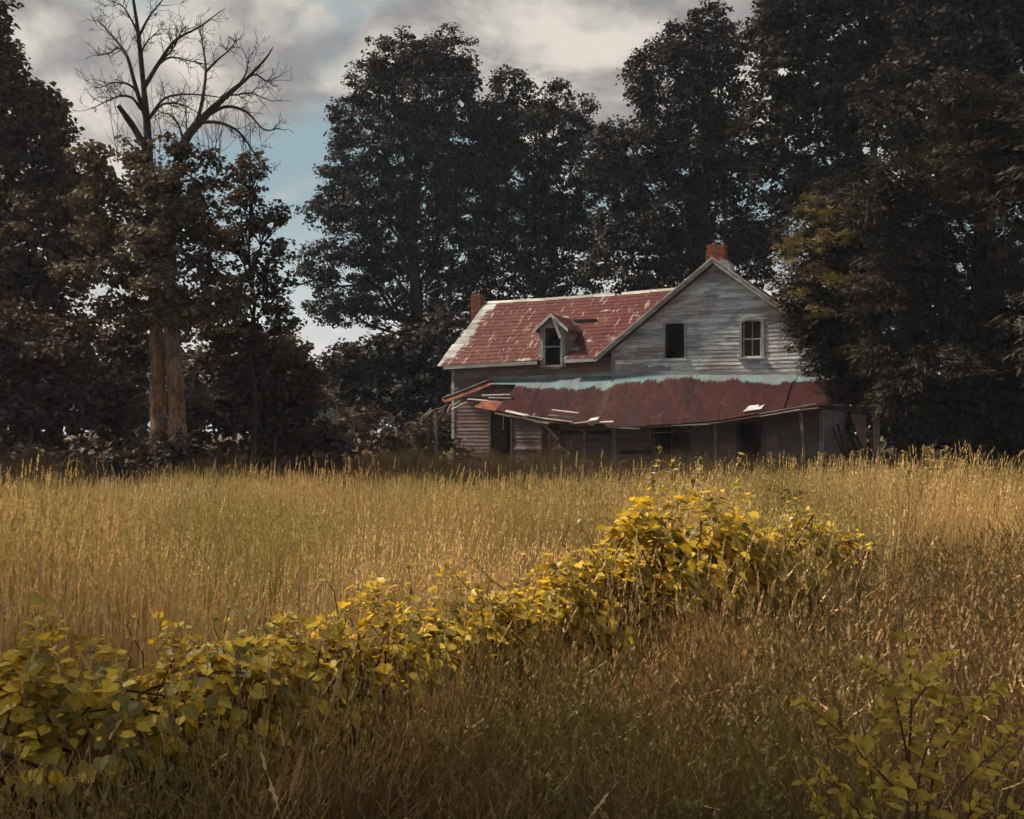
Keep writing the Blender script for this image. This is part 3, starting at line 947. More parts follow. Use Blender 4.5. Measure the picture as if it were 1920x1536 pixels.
# a loose patch of bare tin
x_, y_, z_ = proof(2.0, 0.86)
MB().hexa([(1.55, -2.15, proof(1.55, .92)[2] + .06), (2.2, -2.15, proof(2.2, .92)[2] + .07), (2.25, -1.75, proof(2.2, .78)[2] + .06), (1.7, -1.75, proof(1.7, .78)[2] + .06)],
          [(1.55, -2.15, proof(1.55, .92)[2] + .075), (2.2, -2.15, proof(2.2, .92)[2] + .085), (2.25, -1.75, proof(2.2, .78)[2] + .075), (1.7, -1.75, proof(1.7, .78)[2] + .075)]).build('tin_patch', M['deck'], porch)
for x, lean, mt, w, top in ((3.55, 0.14, 'siding_low', 0.11, None), (-4.35, 0.03, 'board_dark', 0.13, None), (-3.1, -0.06, 'board_dark', 0.11, None), (0.6, 0.0, 'board_dark', 0.14, None), (-10.6, 0.05, 'board_dark', 0.12, 2.6)):
    MB().beam((x + lean, -2.15, 0.0), (x, -2.15, (top or pe(x)) - 0.12), w, w, 0.0).build('porch_post', M[mt], porch)
a = hp(1612, 771, -1.9); b = hp(1643, 771, -1.9)
MB().beam((b[0], -1.9, 0), (b[0], -1.9, b[2]), 0.27, 0.2, 0).build('porch_post', M['siding_low'], porch)
MB().hexa([(a[0] - .35, -1.72, a[2] - .1), (a[0] + .2, -1.72, a[2] - .1), (a[0] + .2, -1.69, a[2] - .1), (a[0] - .35, -1.69, a[2] - .1)],
          [(a[0] + .12, -1.72, a[2] - 1.35), (a[0] + .2, -1.72, a[2] - 1.35), (a[0] + .2, -1.69, a[2] - 1.35), (a[0] + .12, -1.69, a[2] - 1.35)]).build('torn_panel', M['siding_low'], porch)
MB().beam((XR + 2.3, -2.1, 2.45), (4.0, -2.15, 2.5), 0.14, 0.16).build('eave_beam', M['board_dark'], porch)
for i in range(11):     # splintered boards leaning in the open end
    x = 4.35 + i * 0.14
    brd((x, -1.2 + rnd.uniform(-.2, .2), 1.7 - i * 0.02 + rnd.uniform(-.2, .3)), (x + 0.55 + rnd.uniform(-.1, .25), -2.0 + rnd.uniform(-.2, .2), 0.0), 0.1, 0.025, 'board_dark' if i % 3 else 'siding_low', None)
for i in range(9):      # splinters at the fallen left corner
    p0 = np.array([-11.0 + rnd.uniform(-.2, .9), -1.8 + rnd.uniform(-.3, .3), 2.75 + rnd.uniform(-.2, .1)])
    brd(p0, p0 + [rnd.uniform(-1.1, -.2), rnd.uniform(-.3, .3), rnd.uniform(-.9, -.15)], 0.08, 0.025, ('trim', 'board_pale', 'rust')[i % 3], None, taper=0.5)
brd(hp(848, 762, -1.9), hp(862, 752, -1.9), .08, .03, 'board_pale')
brd(hp(846, 768, -2.0), hp(876, 754, -2.0), .08, .03, 'trim')
# doors
d1 = MB().box(-9.38, -9.3, WY - 0.06, WY + 0.1, 0, 2.66).box(-8.42, -8.34, WY - 0.06, WY + 0.1, 0, 2.66).box(-9.3, -8.42, WY - 0.06, WY + 0.1, 2.6, 2.7).build('door_frame', M['board_dark'], house)
MB().hexa([(-9.28, WY + 0.12, 0.1), (-9.0, WY + 0.8, 0.1), (-8.97, WY + 0.78, 0.1), (-9.25, WY + 0.1, 0.1)], [(-9.28, WY + 0.12, 2.5), (-9.0, WY + 0.8, 2.5), (-8.97, WY + 0.78, 2.5), (-9.25, WY + 0.1, 2.5)]).build('door', M['board_dark'], house)
d2 = MB().box(-7.08, -7.0, WY - 0.06, WY + 0.1, 0, 2.3).box(-6.3, -6.22, WY - 0.06, WY + 0.1, 0, 2.3).box(-7.0, -6.3, WY - 0.06, WY + 0.1, 2.25, 2.34).build('door_frame', M['board_dark'], house)
dd = MB().box(-7.0, -6.3, WY + 0.02, WY + 0.06, 0.05, 1.75).build('door', M['door_red'], house)
for q in ((-6.92, -6.68, 0.2, 0.8), (-6.62, -6.38, 0.2, 0.8), (-6.92, -6.68, 0.95, 1.6), (-6.62, -6.38, 0.95, 1.6)):
    MB().box(q[0], q[1], WY + 0.005, WY + 0.02, q[2], q[3]).build('panel', M['door_red'], dd)
wf = MB().box(-2.38, -2.3, -0.06, 0.08, 0.7, 2.0).box(-0.9, -0.82, -0.06, 0.08, 0.7, 2.0).box(-2.3, -0.9, -0.06, 0.08, 1.95, 2.03).box(-2.3, -0.9, -0.08, 0.08, 0.68, 0.75).build('window', M['board_dark'], house)
MB().box(-1.63, -1.57, 0.0, 0.05, 0.75, 1.95).build('mullion', M['board_dark'], wf)
for x in (0.86, 1.75):
    MB().box(x, x + 0.06, -0.06, 0.08, 0, 2.15).build('door_frame', M['board_dark'], house)
# a sheet of board tacked over the wall right of the second door
for k in range(4):
    x0 = 1.95 + k * 0.46
    MB().box(x0, x0 + 0.45, -0.075 - 0.004 * (k % 2), -0.05, 0.15, 1.78 + rnd.uniform(-.05, .05)).build('wall_panel', M['siding_low'], house)

# ------------------------------------------------------------------ trees
def unit(n):
    v = rng.normal(size=(n, 3))
    return v / np.linalg.norm(v, axis=1)[:, None]


def cards(C, N, D, L, W, r, name, mat, fold=0.15):
    """leaf-sized faces: centre, normal, direction, length, width"""
    S = np.cross(N, D)
    S /= np.linalg.norm(S, axis=1)[:, None] + 1e-9
    D = np.cross(S, N)
    L, W = L[:, None], W[:, None]
    V = np.stack([C - D * L * 0.5, C + S * W * 0.5 - D * L * 0.08 + N * W * fold, C + D * L * 0.5, C - S * W * 0.5 - D * L * 0.08 + N * W * fold], 1).reshape(-1, 3)
    n = len(C)
    return new_mesh(name, V, [np.arange(4 * n).reshape(n, 4)], mat, {'r': ('FACE', r)})


def lobes_world(lobes, Y, depth=0.8):
    out = []
    for l in lobes:
        px, py, rx, ry = l[:4]
        y = Y + (l[4] if len(l) > 4 else rng.uniform(-0.35, 0.35) * rx * Y / F)
        c = at(px, py, y)
        out.append((c, np.array([rx, max(rx, ry) * depth, ry]) * 1.08 * y / F))
    return out


def crown_mesh(name, LW, mat, leaf=0.2, dens=1.0, kind='broad', clump=0.55, gold=None):
    """leaves gathered in clumps through each lobe, most of them towards its surface"""
    Cs, Ns, Ds, Rs, tips = [], [], [], [], []
    for c, rad in LW:
        area = (rad[0] * rad[2]) * math.pi
        nc = max(6, int(area * dens * 2.3 / (clump * clump)))
        d = unit(nc)
        rr = rng.uniform(0.12, 1.0, nc) ** 0.45
        P = c + d * rr[:, None] * rad
        ok = P[:, 2] > 0.2
        P, d, rr = P[ok], d[ok], rr[ok]
        tips.append(P[rng.random(len(P)) < 0.35])
        nl = int(34 * (clump / 0.55) ** 2 * (0.2 / leaf) ** 1.6)
        for i in range(len(P)):
            k = max(6, int(nl * rng.uniform(0.5, 1.4)))
            cr = clump * rng.uniform(0.6, 1.3)
            q = unit(k) * (rng.random(k) ** 0.5)[:, None] * cr
            q[:, 2] *= 0.55
            if kind == 'cedar':
                q[:, 2] = q[:, 2] * 0.7 - 0.25 * np.hypot(q[:, 0], q[:, 1])
            Cs.append(P[i] + q)
            if kind == 'cedar':
                Dd = q + d[i] * 0.4 + rng.normal(size=(k, 3)) * 0.15
                Dd[:, 2] += 0.1
                Nn = rng.normal(size=(k, 3)) * 0.5 + np.array([0, 0, 1.0]) + d[i] * 0.5
            else:
                Dd = q + rng.normal(size=(k, 3)) * 0.3 + np.array([0, 0, -0.15])
                Nn = rng.normal(size=(k, 3)) * 0.55 + np.array([0, 0, 0.75]) + d[i] * 0.45
            Ds.append(Dd); Ns.append(Nn)
            Rs.append(np.clip(rng.normal(0.5, 0.2, k) + rng.normal(0, 0.13), 0, 1))
    C, N, D, R = (np.concatenate(v) for v in (Cs, Ns, Ds, Rs))
    N /= np.linalg.norm(N, axis=1)[:, None]
    n = len(C)
    L = leaf * rng.uniform(0.45, 1.6, n)
    W = L * (rng.uniform(0.22, 0.4, n) if kind == 'cedar' else rng.uniform(0.6, 0.9, n))
    if kind == 'cedar':
        L = L * 1.5
    me = cards(C, N, D, L, W, R, name, mat)
    return me, np.concatenate(tips)


def bend(p, q, n=5, sag=0.0, jit=0.06):
    p, q = np.array(p, float), np.array(q, float)
    t = np.linspace(0, 1, n)[:, None]
    L = np.linalg.norm(q - p)
    pts = p + (q - p) * t
    pts[1:-1] += rng.normal(size=(n - 2, 3)) * L * jit
    pts[:, 2] += sag * L * (4 * t * (1 - t))[:, 0]
    return pts


def tree(name, label, cat, base_px, Y, lobes, mat, leaf=0.2, dens=1.0, kind='broad', trunk_r=0.35, bark='bark', group=None, clump=0.55, depth=0.8, trunk=True, top=None, twigs=0.0):
    base = at(base_px, 900, Y)
    base[2] = float(ground_z(base[0], Y)) - 0.05
    root = empty(name, base)
    LW = lobes_world(lobes, Y, depth)
    me, tips = crown_mesh('crown', LW, M[mat], leaf, dens, kind, clump)
    cr = link('crown', me, root, -base)
    if trunk:
        mb = MB()
        cs = np.array([c for c, _ in LW])
        hi = cs[np.argsort(cs[:, 2])[-3:]].mean(0) if top is None else at(*top, Y)
        pts = bend(base, hi, 8, 0, 0.02)
        n = len(pts)
        rad = trunk_r * np.linspace(1, 0.12, n) ** 0.8
        rad[0] *= 1.35
        mb.tube(pts, rad, 9, 0.1)
        mb.V[-1] -= base
        mb.build('trunk', M[bark], root, smooth=True)
        for c, r_ in LW:
            zz = np.clip((c[2] - r_[2] * 0.5 - base[2]) / max(hi[2] - base[2], 1), 0.12, 0.92) * 0.8
            f = zz * (n - 1)
            i = int(f)
            p0 = pts[i] + (pts[min(i + 1, n - 1)] - pts[i]) * (f - i)
            q = MB()
            bp = bend(p0, c, 6, 0.06, 0.05)
            r0 = max(0.035, trunk_r * 0.38 * (1 - zz * 0.6))
            q.tube(bp, np.linspace(r0, 0.025, 6), 6)
            near = tips[np.linalg.norm((tips - c) / r_, axis=1) < 1.0]
            for tp in near[: int(6 + 10 * twigs)]:
                q.tube(bend(bp[rng.integers(2, 6)], tp, 4, 0.05, 0.06), np.linspace(0.028, 0.008, 4), 4)
            for v in q.V:
                v -= base
            q.build('limb', M[bark], root, smooth=True)
    tag(root, label, cat, group)
    return root, cr


# ---- the big broadleaf trees behind the house
A = [(735, 105, 50, 46), (845, 98, 45, 44), (790, 118, 42, 36), (700, 168, 52, 55), (800, 180, 80, 66), (872, 150, 24, 50), (655, 238, 42, 50), (740, 268, 80, 66), (850, 262, 78, 76), (648, 318, 44, 46),
     (622, 395, 46, 44), (700, 372, 78, 64), (790, 372, 80, 74), (880, 372, 74, 76), (660, 462, 60, 40), (760, 472, 86, 52), (860, 482, 86, 64), (596, 505, 42, 46), (632, 575, 62, 34), (735, 570, 84, 44), (850, 560, 70, 56), (805, 640, 60, 50), (690, 520, 40, 30)]
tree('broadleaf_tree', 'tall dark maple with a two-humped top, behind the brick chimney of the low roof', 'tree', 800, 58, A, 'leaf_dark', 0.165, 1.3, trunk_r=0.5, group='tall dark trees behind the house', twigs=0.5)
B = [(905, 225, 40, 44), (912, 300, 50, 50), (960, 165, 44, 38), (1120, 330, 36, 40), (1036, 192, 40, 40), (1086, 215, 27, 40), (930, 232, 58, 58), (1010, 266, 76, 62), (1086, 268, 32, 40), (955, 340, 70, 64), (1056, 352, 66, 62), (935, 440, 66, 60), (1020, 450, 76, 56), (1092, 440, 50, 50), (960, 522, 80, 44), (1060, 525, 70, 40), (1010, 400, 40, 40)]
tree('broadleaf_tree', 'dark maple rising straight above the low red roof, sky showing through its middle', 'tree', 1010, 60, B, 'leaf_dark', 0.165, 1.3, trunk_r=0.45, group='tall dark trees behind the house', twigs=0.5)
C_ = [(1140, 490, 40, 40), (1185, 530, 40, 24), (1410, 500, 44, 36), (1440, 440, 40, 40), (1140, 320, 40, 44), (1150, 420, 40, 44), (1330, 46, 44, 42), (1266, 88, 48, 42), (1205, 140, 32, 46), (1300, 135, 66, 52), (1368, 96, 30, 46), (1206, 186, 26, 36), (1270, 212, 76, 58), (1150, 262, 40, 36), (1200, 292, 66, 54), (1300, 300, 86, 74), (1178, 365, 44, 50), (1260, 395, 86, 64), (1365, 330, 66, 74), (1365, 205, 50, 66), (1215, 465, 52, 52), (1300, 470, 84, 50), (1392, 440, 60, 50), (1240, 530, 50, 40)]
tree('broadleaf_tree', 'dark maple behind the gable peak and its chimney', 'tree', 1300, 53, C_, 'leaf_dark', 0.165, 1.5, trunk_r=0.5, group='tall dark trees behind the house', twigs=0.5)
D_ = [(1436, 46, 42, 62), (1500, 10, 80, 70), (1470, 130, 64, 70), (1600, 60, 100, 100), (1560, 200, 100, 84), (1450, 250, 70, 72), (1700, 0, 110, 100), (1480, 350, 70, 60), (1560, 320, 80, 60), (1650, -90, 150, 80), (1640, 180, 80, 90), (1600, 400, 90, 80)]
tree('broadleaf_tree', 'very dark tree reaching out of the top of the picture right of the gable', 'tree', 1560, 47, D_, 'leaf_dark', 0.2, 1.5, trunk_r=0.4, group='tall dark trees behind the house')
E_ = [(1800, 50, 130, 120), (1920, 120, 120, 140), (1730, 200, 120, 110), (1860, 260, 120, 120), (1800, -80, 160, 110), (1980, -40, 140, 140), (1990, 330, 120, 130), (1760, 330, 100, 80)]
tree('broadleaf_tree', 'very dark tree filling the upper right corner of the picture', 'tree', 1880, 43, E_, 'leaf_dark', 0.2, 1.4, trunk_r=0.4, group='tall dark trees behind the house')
# ---- feathery evergreens in front of the house's right side
G1 = [(1520, 404, 38, 36), (1488, 452, 36, 30), (1532, 470, 52, 42), (1486, 522, 36, 34), (1560, 540, 70, 56), (1520, 585, 44, 40), (1600, 450, 70, 60), (1612, 560, 84, 74), (1566, 632, 56, 44), (1640, 640, 80, 64), (1545, 675, 40, 24), (1610, 700, 80, 34), (1580, 380, 60, 50), (1480, 560, 30, 36), (1500, 620, 34, 40), (1620, 500, 70, 60), (1660, 715, 60, 40), (1570, 700, 50, 24), (1600, 728, 70, 22), (1680, 742, 60, 26), (1550, 600, 60, 50), (1590, 660, 60, 40)]
gt, gc = tree('evergreen_tree', 'feathery evergreen with sunlight painted as golden tips, hanging over the right end of the porch', 'tree', 1720, 35.5, G1, 'leaf_cedar', 0.125, 2.0, 'cedar', 0.24, clump=0.42, group='evergreens at the right of the house', depth=0.7)
me, _ = crown_mesh('sunlit_gold_sprays', lobes_world([(1520, 398, 38, 34, -1.0), (1486, 450, 38, 30, -1.1), (1540, 445, 40, 34, -1.4), (1472, 478, 22, 18, -1.0), (1510, 500, 34, 20, -1.6), (1570, 400, 30, 18, -1.4), (1600, 440, 30, 16, -2.0), (1560, 520, 34, 14, -2.2), (1490, 540, 26, 16, -1.4), (1640, 400, 40, 16, -1.8), (1540, 580, 30, 14, -1.8), (1620, 520, 40, 14, -2.4), (1690, 450, 40, 12, -1.5)], 35.5, 0.5), M['leaf_gold'], 0.11, 0.45, 'cedar', 0.4)  # lighter sprays over the crown's lit side, sunlight as colour
go = link('sunlit_gold_sprays', me, gt, -np.array(gt.location))
G2 = [(1690, 330, 60, 56), (1640, 400, 60, 46), (1760, 410, 94, 84), (1700, 500, 94, 76), (1840, 290, 100, 100), (1800, 190, 60, 60), (1900, 420, 100, 110), (1780, 590, 104, 80), (1690, 650, 90, 56), (1870, 600, 110, 90), (1780, 690, 110, 50), (1900, 700, 110, 60), (1640, 560, 60, 50), (1740, 730, 90, 50), (1850, 740, 100, 50), (1930, 620, 80, 80), (1960, 740, 80, 60), (1900, 250, 90, 100), (1730, 460, 60, 60), (1700, 750, 70, 40), (1800, 790, 80, 34), (1900, 800, 80, 30)]
tree('evergreen_tree', 'broad feathery evergreen at the right edge, its boughs hanging low', 'tree', 1800, 31, G2, 'leaf_cedar', 0.125, 2.0, 'cedar', 0.3, clump=0.42, group='evergreens at the right of the house', depth=0.75)
G3 = [(2010, 300, 120, 130), (2060, 480, 130, 130), (2000, 620, 120, 100), (2090, 700, 130, 90)]
tree('evergreen_tree', 'feathery evergreen cut by the right edge of the picture', 'tree', 2050, 29, G3, 'leaf_cedar', 0.2, 1.3, 'cedar', 0.3, clump=0.45, group='evergreens at the right of the house')
for i, (px, py, rx, ry, Y, lab) in enumerate(((1720, 770, 60, 60, 44, 'dark shrub in deep shade behind the porch corner'), (1810, 780, 80, 70, 46, 'dark shrub under the broad evergreen at the right'), (1960, 770, 80, 70, 45, 'dark shrub at the right picture edge under the evergreens'))):
    tree('shrub', lab, 'shrub', px, Y, [(px, py, rx, ry), (px - 30, py + 30, rx * .7, ry * .6), (px + 30, py - 30, rx * .7, ry * .7)], 'leaf_dark', 0.22, 0.8, trunk_r=0.08, group='shrubs in the shade')

# ---- the left side
T1 = [(-30, 30, 46, 90), (-20, 130, 62, 80), (24, 215, 60, 74), (82, 205, 42, 52), (102, 250, 32, 34), (20, 330, 110, 90), (110, 350, 60, 60), (60, 450, 120, 90), (-40, 480, 90, 120), (30, 560, 120, 80), (150, 330, 50, 44), (160, 430, 60, 70)]
tree('broadleaf_tree', 'tall brown-green tree cut by the left edge of the picture', 'tree', -10, 37, T1, 'leaf_brown', 0.18, 1.8, trunk_r=0.32, group='trees along the left of the meadow', clump=0.45)
T3 = [(468, 322, 32, 38), (455, 388, 42, 36), (500, 420, 34, 26), (527, 402, 16, 14), (436, 450, 40, 34), (520, 468, 26, 26), (470, 500, 50, 30), (428, 540, 42, 34), (512, 548, 40, 40), (460, 590, 50, 36), (530, 600, 34, 34), (455, 640, 60, 40), (520, 645, 46, 36), (410, 610, 44, 40)]
tree('slender_tree', 'slender open tree with a thin straight trunk right of the bare tree', 'tree', 470, 31, T3, 'leaf_brown', 0.13, 1.1, trunk_r=0.09, group='trees along the left of the meadow', clump=0.36, top=(468, 310), twigs=1)
for (px, Y, lob, mt, lab, dn) in (
        (60, 29, [(40, 690, 100, 90), (110, 650, 70, 60), (-10, 640, 80, 70), (120, 740, 70, 70), (30, 780, 100, 60)], 'leaf_bush', 'dense dusty brown bush at the left edge of the meadow', 1.0),
        (215, 31, [(215, 690, 74, 70), (190, 760, 70, 60), (250, 640, 50, 50)], 'leaf_bush', 'brown bush just left of the shaggy double trunk', 0.85),
        (405, 32, [(400, 720, 70, 70), (440, 690, 60, 50), (390, 780, 70, 44)], 'leaf_bush', 'brown bush just right of the shaggy double trunk', 0.9),
        (510, 33, [(520, 668, 50, 44), (565, 695, 34, 48), (588, 745, 30, 44), (500, 725, 70, 66), (545, 715, 44, 60), (480, 780, 80, 40), (560, 770, 40, 40)], 'leaf_brown', 'reddish brown bush at the gap left of the house', 0.9)):
    tree('bush', lab, 'bush', px, Y, lob, mt, 0.15, dn * 1.6, trunk_r=0.07, bark='twig_grey', group='bushes along the left of the meadow', clump=0.42, twigs=1.5)
BB = [(645, 688, 36, 40), (700, 668, 50, 36), (765, 655, 50, 40), (700, 700, 62, 48), (772, 690, 76, 66), (832, 650, 50, 74), (800, 745, 76, 44), (660, 690, 30, 34), (690, 745, 50, 34)]
tree('bush', 'big black-green bush against the left end of the house', 'bush', 770, 50, BB, 'leaf_dark', 0.2, 1.6, trunk_r=0.12, group='bushes beside the house', clump=0.5)
tree('bush', 'low scrubby bush tangled in the fallen left porch corner', 'bush', 812, 43, [(805, 800, 34, 24), (830, 815, 24, 26), (780, 820, 26, 18)], 'leaf_brown', 0.13, 0.7, trunk_r=0.05, bark='twig_grey', group='bushes beside the house', clump=0.35, twigs=1)
for px, py, rx, ry, Y, lab in ((218, 868, 26, 18, 21, 'small dark clump of weeds standing alone in the left meadow'), (322, 836, 46, 34, 27.5, 'dark scrub hiding the foot of the shaggy double trunk')):
    tree('shrub', lab, 'shrub', px, Y, [(px, py, rx, ry), (px + 14, py + 12, rx * .8, ry * .7)], 'leaf_dark', 0.09, 0.8, trunk_r=0.03, group='scrub in the left meadow', clump=0.22)

# ---- an unseen tree added past the left edge to throw shade over the foreground
xs0, ys0 = -9.6, 3.9
root = empty('broadleaf_tree', (xs0, ys0, 0.0))
tag(root, 'unseen open broadleaf tree added beyond the left edge to shade the foreground', 'tree', 'trees along the left of the meadow')
LW = [(np.array([xs0 + dx, ys0 + dy_, z]), np.array([r1, r1, r1 * .75])) for dx, dy_, z, r1 in ((0, 0, 12.6, 2.2), (1.6, .8, 11.6, 1.7), (-1.5, -1.2, 11.8, 1.8), (.6, -1.7, 11.2, 1.7), (-1.0, 1.5, 11.4, 1.7), (0.2, 0.3, 14.2, 1.5))]
me, tips = crown_mesh('crown', LW, M['leaf_dark'], 0.2, 0.65, 'broad', 0.5)
link('crown', me, root, (-xs0, -ys0, 0))
mb = MB()
mb.tube(bend((0, 0, -0.1), (0.1, 0.1, 12.5), 8, 0, .012), .32 * np.linspace(1, .15, 8), 9, .08)
mb.build('trunk', M['bark'], root, smooth=True)
for c, r_ in LW:
    MB().tube(bend((0.06, 0.06, c[2] * .62), c - [xs0, ys0, 0], 6, .05, .04), np.linspace(.11, .02, 6), 6).build('limb', M['bark'], root, smooth=True)

# ---- the half-dead tree with the shaggy double trunk
DY = 29.5
db = at(312, 900, DY); db[2] = float(ground_z(db[0], DY)) - 0.05
dead = empty('half_dead_tree', db)
tag(dead, 'half-dead tree with shaggy double trunk, bare branches above and leaves below', 'tree')


def path3(pix, yoff=0.0, wob=0.25):
    ph = rng.uniform(0, 6)
    return np.array([at(px, py, DY + yoff + wob * math.sin(ph + i * 0.9) * (i > 0)) for i, (px, py) in enumerate(pix)])


def smooth_path(p, k=4):
    """Catmull-Rom through the points"""
    p = np.vstack([2 * p[0] - p[1], p, 2 * p[-1] - p[-2]])
    out = []
    for i in range(1, len(p) - 2):
        for t in np.linspace(0, 1, k, endpoint=False):
            out.append(0.5 * (2 * p[i] + (p[i + 1] - p[i - 1]) * t + (2 * p[i - 1] - 5 * p[i] + 4 * p[i + 1] - p[i + 2]) * t * t + (3 * p[i] - p[i - 1] - 3 * p[i + 1] + p[i + 2]) * t ** 3))
    out.append(p[-2])
    return np.array(out)


stemA = [(298, 850), (297, 760), (296, 680), (293, 600), (288, 480), (282, 380), (278, 290), (275, 225), (268, 150), (259, 60), (250, 0), (245, -50)]
stemB = [(334, 850), (331, 760), (326, 680), (321, 610), (318, 480), (326, 350), (345, 268), (385, 218), (430, 175), (462, 148), (498, 110), (512, 88)]
mb = MB()
pA = smooth_path(path3(stemA, 0, 0.1)); tA = np.linspace(0, 1, len(pA))
pB = smooth_path(path3(stemB, -0.15, 0.15)); tB = np.linspace(0, 1, len(pB))
rA = np.interp(tA, [0, .1, .3, .5, .7, 1], [.24, .185, .17, .14, .08, .02])
rB = np.interp(tB, [0, .1, .3, .5, .65, .8, 1], [.28, .215, .19, .14, .1, .05, .012])
lowA, lowB = int(len(pA) * 0.36), int(len(pB) * 0.36)
mb.tube(pA[:lowA + 1], rA[:lowA + 1], 12, 0.16); mb.tube(pB[:lowB + 1], rB[:lowB + 1], 12, 0.16)
for v in mb.V: v -= db
mb.build('trunk', M['bark_dead'], dead, smooth=True)
mb = MB()
mb.tube(pA[lowA:], rA[lowA:], 8, 0.05); mb.tube(pB[lowB:], rB[lowB:], 8, 0.05)
for v in mb.V: v -= db
mb.build('upper_trunk', M['twig_dark'], dead, smooth=True)
for k in range(46):      # plates of peeling bark
    P_, R_ = (pA, rA) if k % 2 else (pB, rB)
    i = rng.integers(1, 14)
    an = rng.uniform(-2.6, -0.5)
    nrm = np.array([math.cos(an), math.sin(an), 0])
    c0 = P_[i] + nrm * R_[i] * 1.02
    MB().beam(c0 - db + [0, 0, 0], c0 - db + np.array([0, 0, rng.uniform(.25, .7)]) + nrm * rng.uniform(0, .05), rng.uniform(.05, .13), 0.02, math.atan2(nrm[0], -nrm[1]), 0.6).build('bark_plate', M['bark_dead'], dead)


def twig(mb, p, d, L, r, lev):
    n = 5
    pts = [p]
    for i in range(n - 1):
        d = d + rng.normal(size=3) * 0.16 + np.array([0, 0, 0.10])
        d /= np.linalg.norm(d)
        pts.append(pts[-1] + d * L / (n - 1))
    pts = np.array(pts)
    mb.tube(pts, np.linspace(r, max(0.004, r * 0.35), n), 4 if lev else 5)
    if lev > 0:
        for _ in range(rng.integers(2, 5)):
            i = rng.integers(1, n)
            dd = (pts[i] - pts[i - 1]); dd /= np.linalg.norm(dd)
            side = rng.normal(size=3); side -= dd * (side @ dd); side /= np.linalg.norm(side)
            twig(mb, pts[i], dd * 0.6 + side * 0.8, L * rng.uniform(0.35, 0.65), max(0.005, r * 0.5), lev - 1)


branches = [
    ([(276, 228), (255, 165), (240, 110), (225, 85), (195, 50), (182, 38)], .075), ([(270, 165), (300, 115), (330, 75), (375, 50), (415, 20)], .07),
    ([(292, 125), (318, 108), (345, 112), (382, 120)], .04), ([(271, 275), (250, 238), (236, 218), (222, 198)], .11), ([(264, 205), (248, 184), (225, 180), (200, 190), (172, 204)], .045),
    ([(258, 172), (240, 158), (215, 155), (186, 165)], .04), ([(266, 140), (262, 110), (275, 80), (300, 55)], .04), ([(258, 60), (245, 35), (230, 12), (203, 0)], .035),
    ([(260, 70), (276, 38), (292, 15), (312, -8)], .04), ([(366, 236), (377, 200), (386, 135), (380, 85), (376, 58)], .065), ([(386, 135), (408, 112), (428, 96), (442, 78)], .04),
    ([(392, 214), (425, 200), (462, 210), (495, 243), (526, 240)], .06), ([(372, 230), (410, 230), (448, 248), (478, 290), (505, 338)], .055), ([(280, 222), (305, 196), (340, 196), (372, 212)], .045),
    ([(282, 218), (310, 184), (360, 177), (430, 185)], .045), ([(455, 152), (478, 140), (500, 152), (514, 148)], .035), ([(448, 160), (462, 135), (466, 105)], .035), ([(240, 110), (222, 90), (205, 100), (182, 105)], .03),
    ([(300, 115), (322, 95), (340, 60), (352, 48)], .03), ([(428, 178), (445, 178), (470, 175), (510, 190)], .035), ([(345, 268), (335, 235), (318, 215), (298, 212)], .04), ([(330, 330), (352, 290), (350, 240), (348, 190)], .035)]
for pix, r0 in branches:
    pp = smooth_path(path3(pix, rng.uniform(-.1, .1), rng.uniform(0.25, 0.7)))
    mb = MB()
    n = len(pp)
    mb.tube(pp, np.linspace(r0, 0.012 if r0 < .1 else 0.07, n), 6)
    if r0 < .1:
        for k in range(int(4 + n * 0.65)):
            i = rng.integers(n // 4, n)
            dd = pp[i] - pp[i - 1]; dd /= np.linalg.norm(dd)
            side = rng.normal(size=3) * [1, .6, 1]; side -= dd * (side @ dd); side /= np.linalg.norm(side)
            twig(mb, pp[i], dd * 0.7 + side * 0.7, rng.uniform(0.22, 0.7), 0.012, 1 if rng.random() < 0.6 else 2)
    for v in mb.V: v -= db
    mb.build('branch', M['twig_dark'], dead)
mb = MB()                # thin bare shoots standing up out of the leaves
for k in range(26):
    p0 = at(rng.uniform(215, 480), rng.uniform(290, 340), DY + rng.uniform(-1, 1))
    twig(mb, p0, np.array([rng.uniform(-.25, .25), 0, 1.0]), rng.uniform(1.0, 2.3), 0.014, 1)
for k in range(30):      # dead tangle low on the trunk
    p0 = at(rng.uniform(250, 410), rng.uniform(640, 800), DY + rng.uniform(-.6, .8))
    twig(mb, p0, np.array([rng.uniform(-1, 1), rng.uniform(-.5, .3), rng.uniform(-.3, .5)]), rng.uniform(.6, 1.3), 0.012, 1)
for v in mb.V: v -= db
mb.build('twigs', M['twig_grey'], dead)['kind'] = 'stuff'
T2 = [(160, 288, 24, 20), (192, 304, 22, 24), (240, 288, 18, 26), (262, 306, 20, 20), (318, 278, 26, 20), (344, 294, 18, 24), (398, 304, 18, 22), (414, 336, 20, 26), (210, 350, 40, 36), (290, 345, 52, 36), (370, 360, 34, 40), (250, 400, 52, 40), (330, 420, 60, 44), (395, 420, 34, 44), (190, 440, 44, 36), (300, 480, 64, 40), (230, 510, 50, 36), (380, 500, 40, 44), (150, 520, 40, 34), (280, 560, 56, 30), (355, 572, 44, 34), (425, 560, 30, 40), (205, 580, 40, 28), (160, 380, 26, 30), (330, 600, 34, 20), (255, 605, 30, 18), (300, 530, 46, 36, -1.0), (322, 588, 36, 22, -1.0), (288, 450, 50, 40, -1.0), (330, 385, 46, 36, -.9), (300, 340, 40, 30, -.8)]
me, _ = crown_mesh('crown', lobes_world(T2, DY - 0.3, 0.8), M['leaf_mid'], 0.14, 1.5, 'broad', 0.4)
link('crown', me, dead, -db)

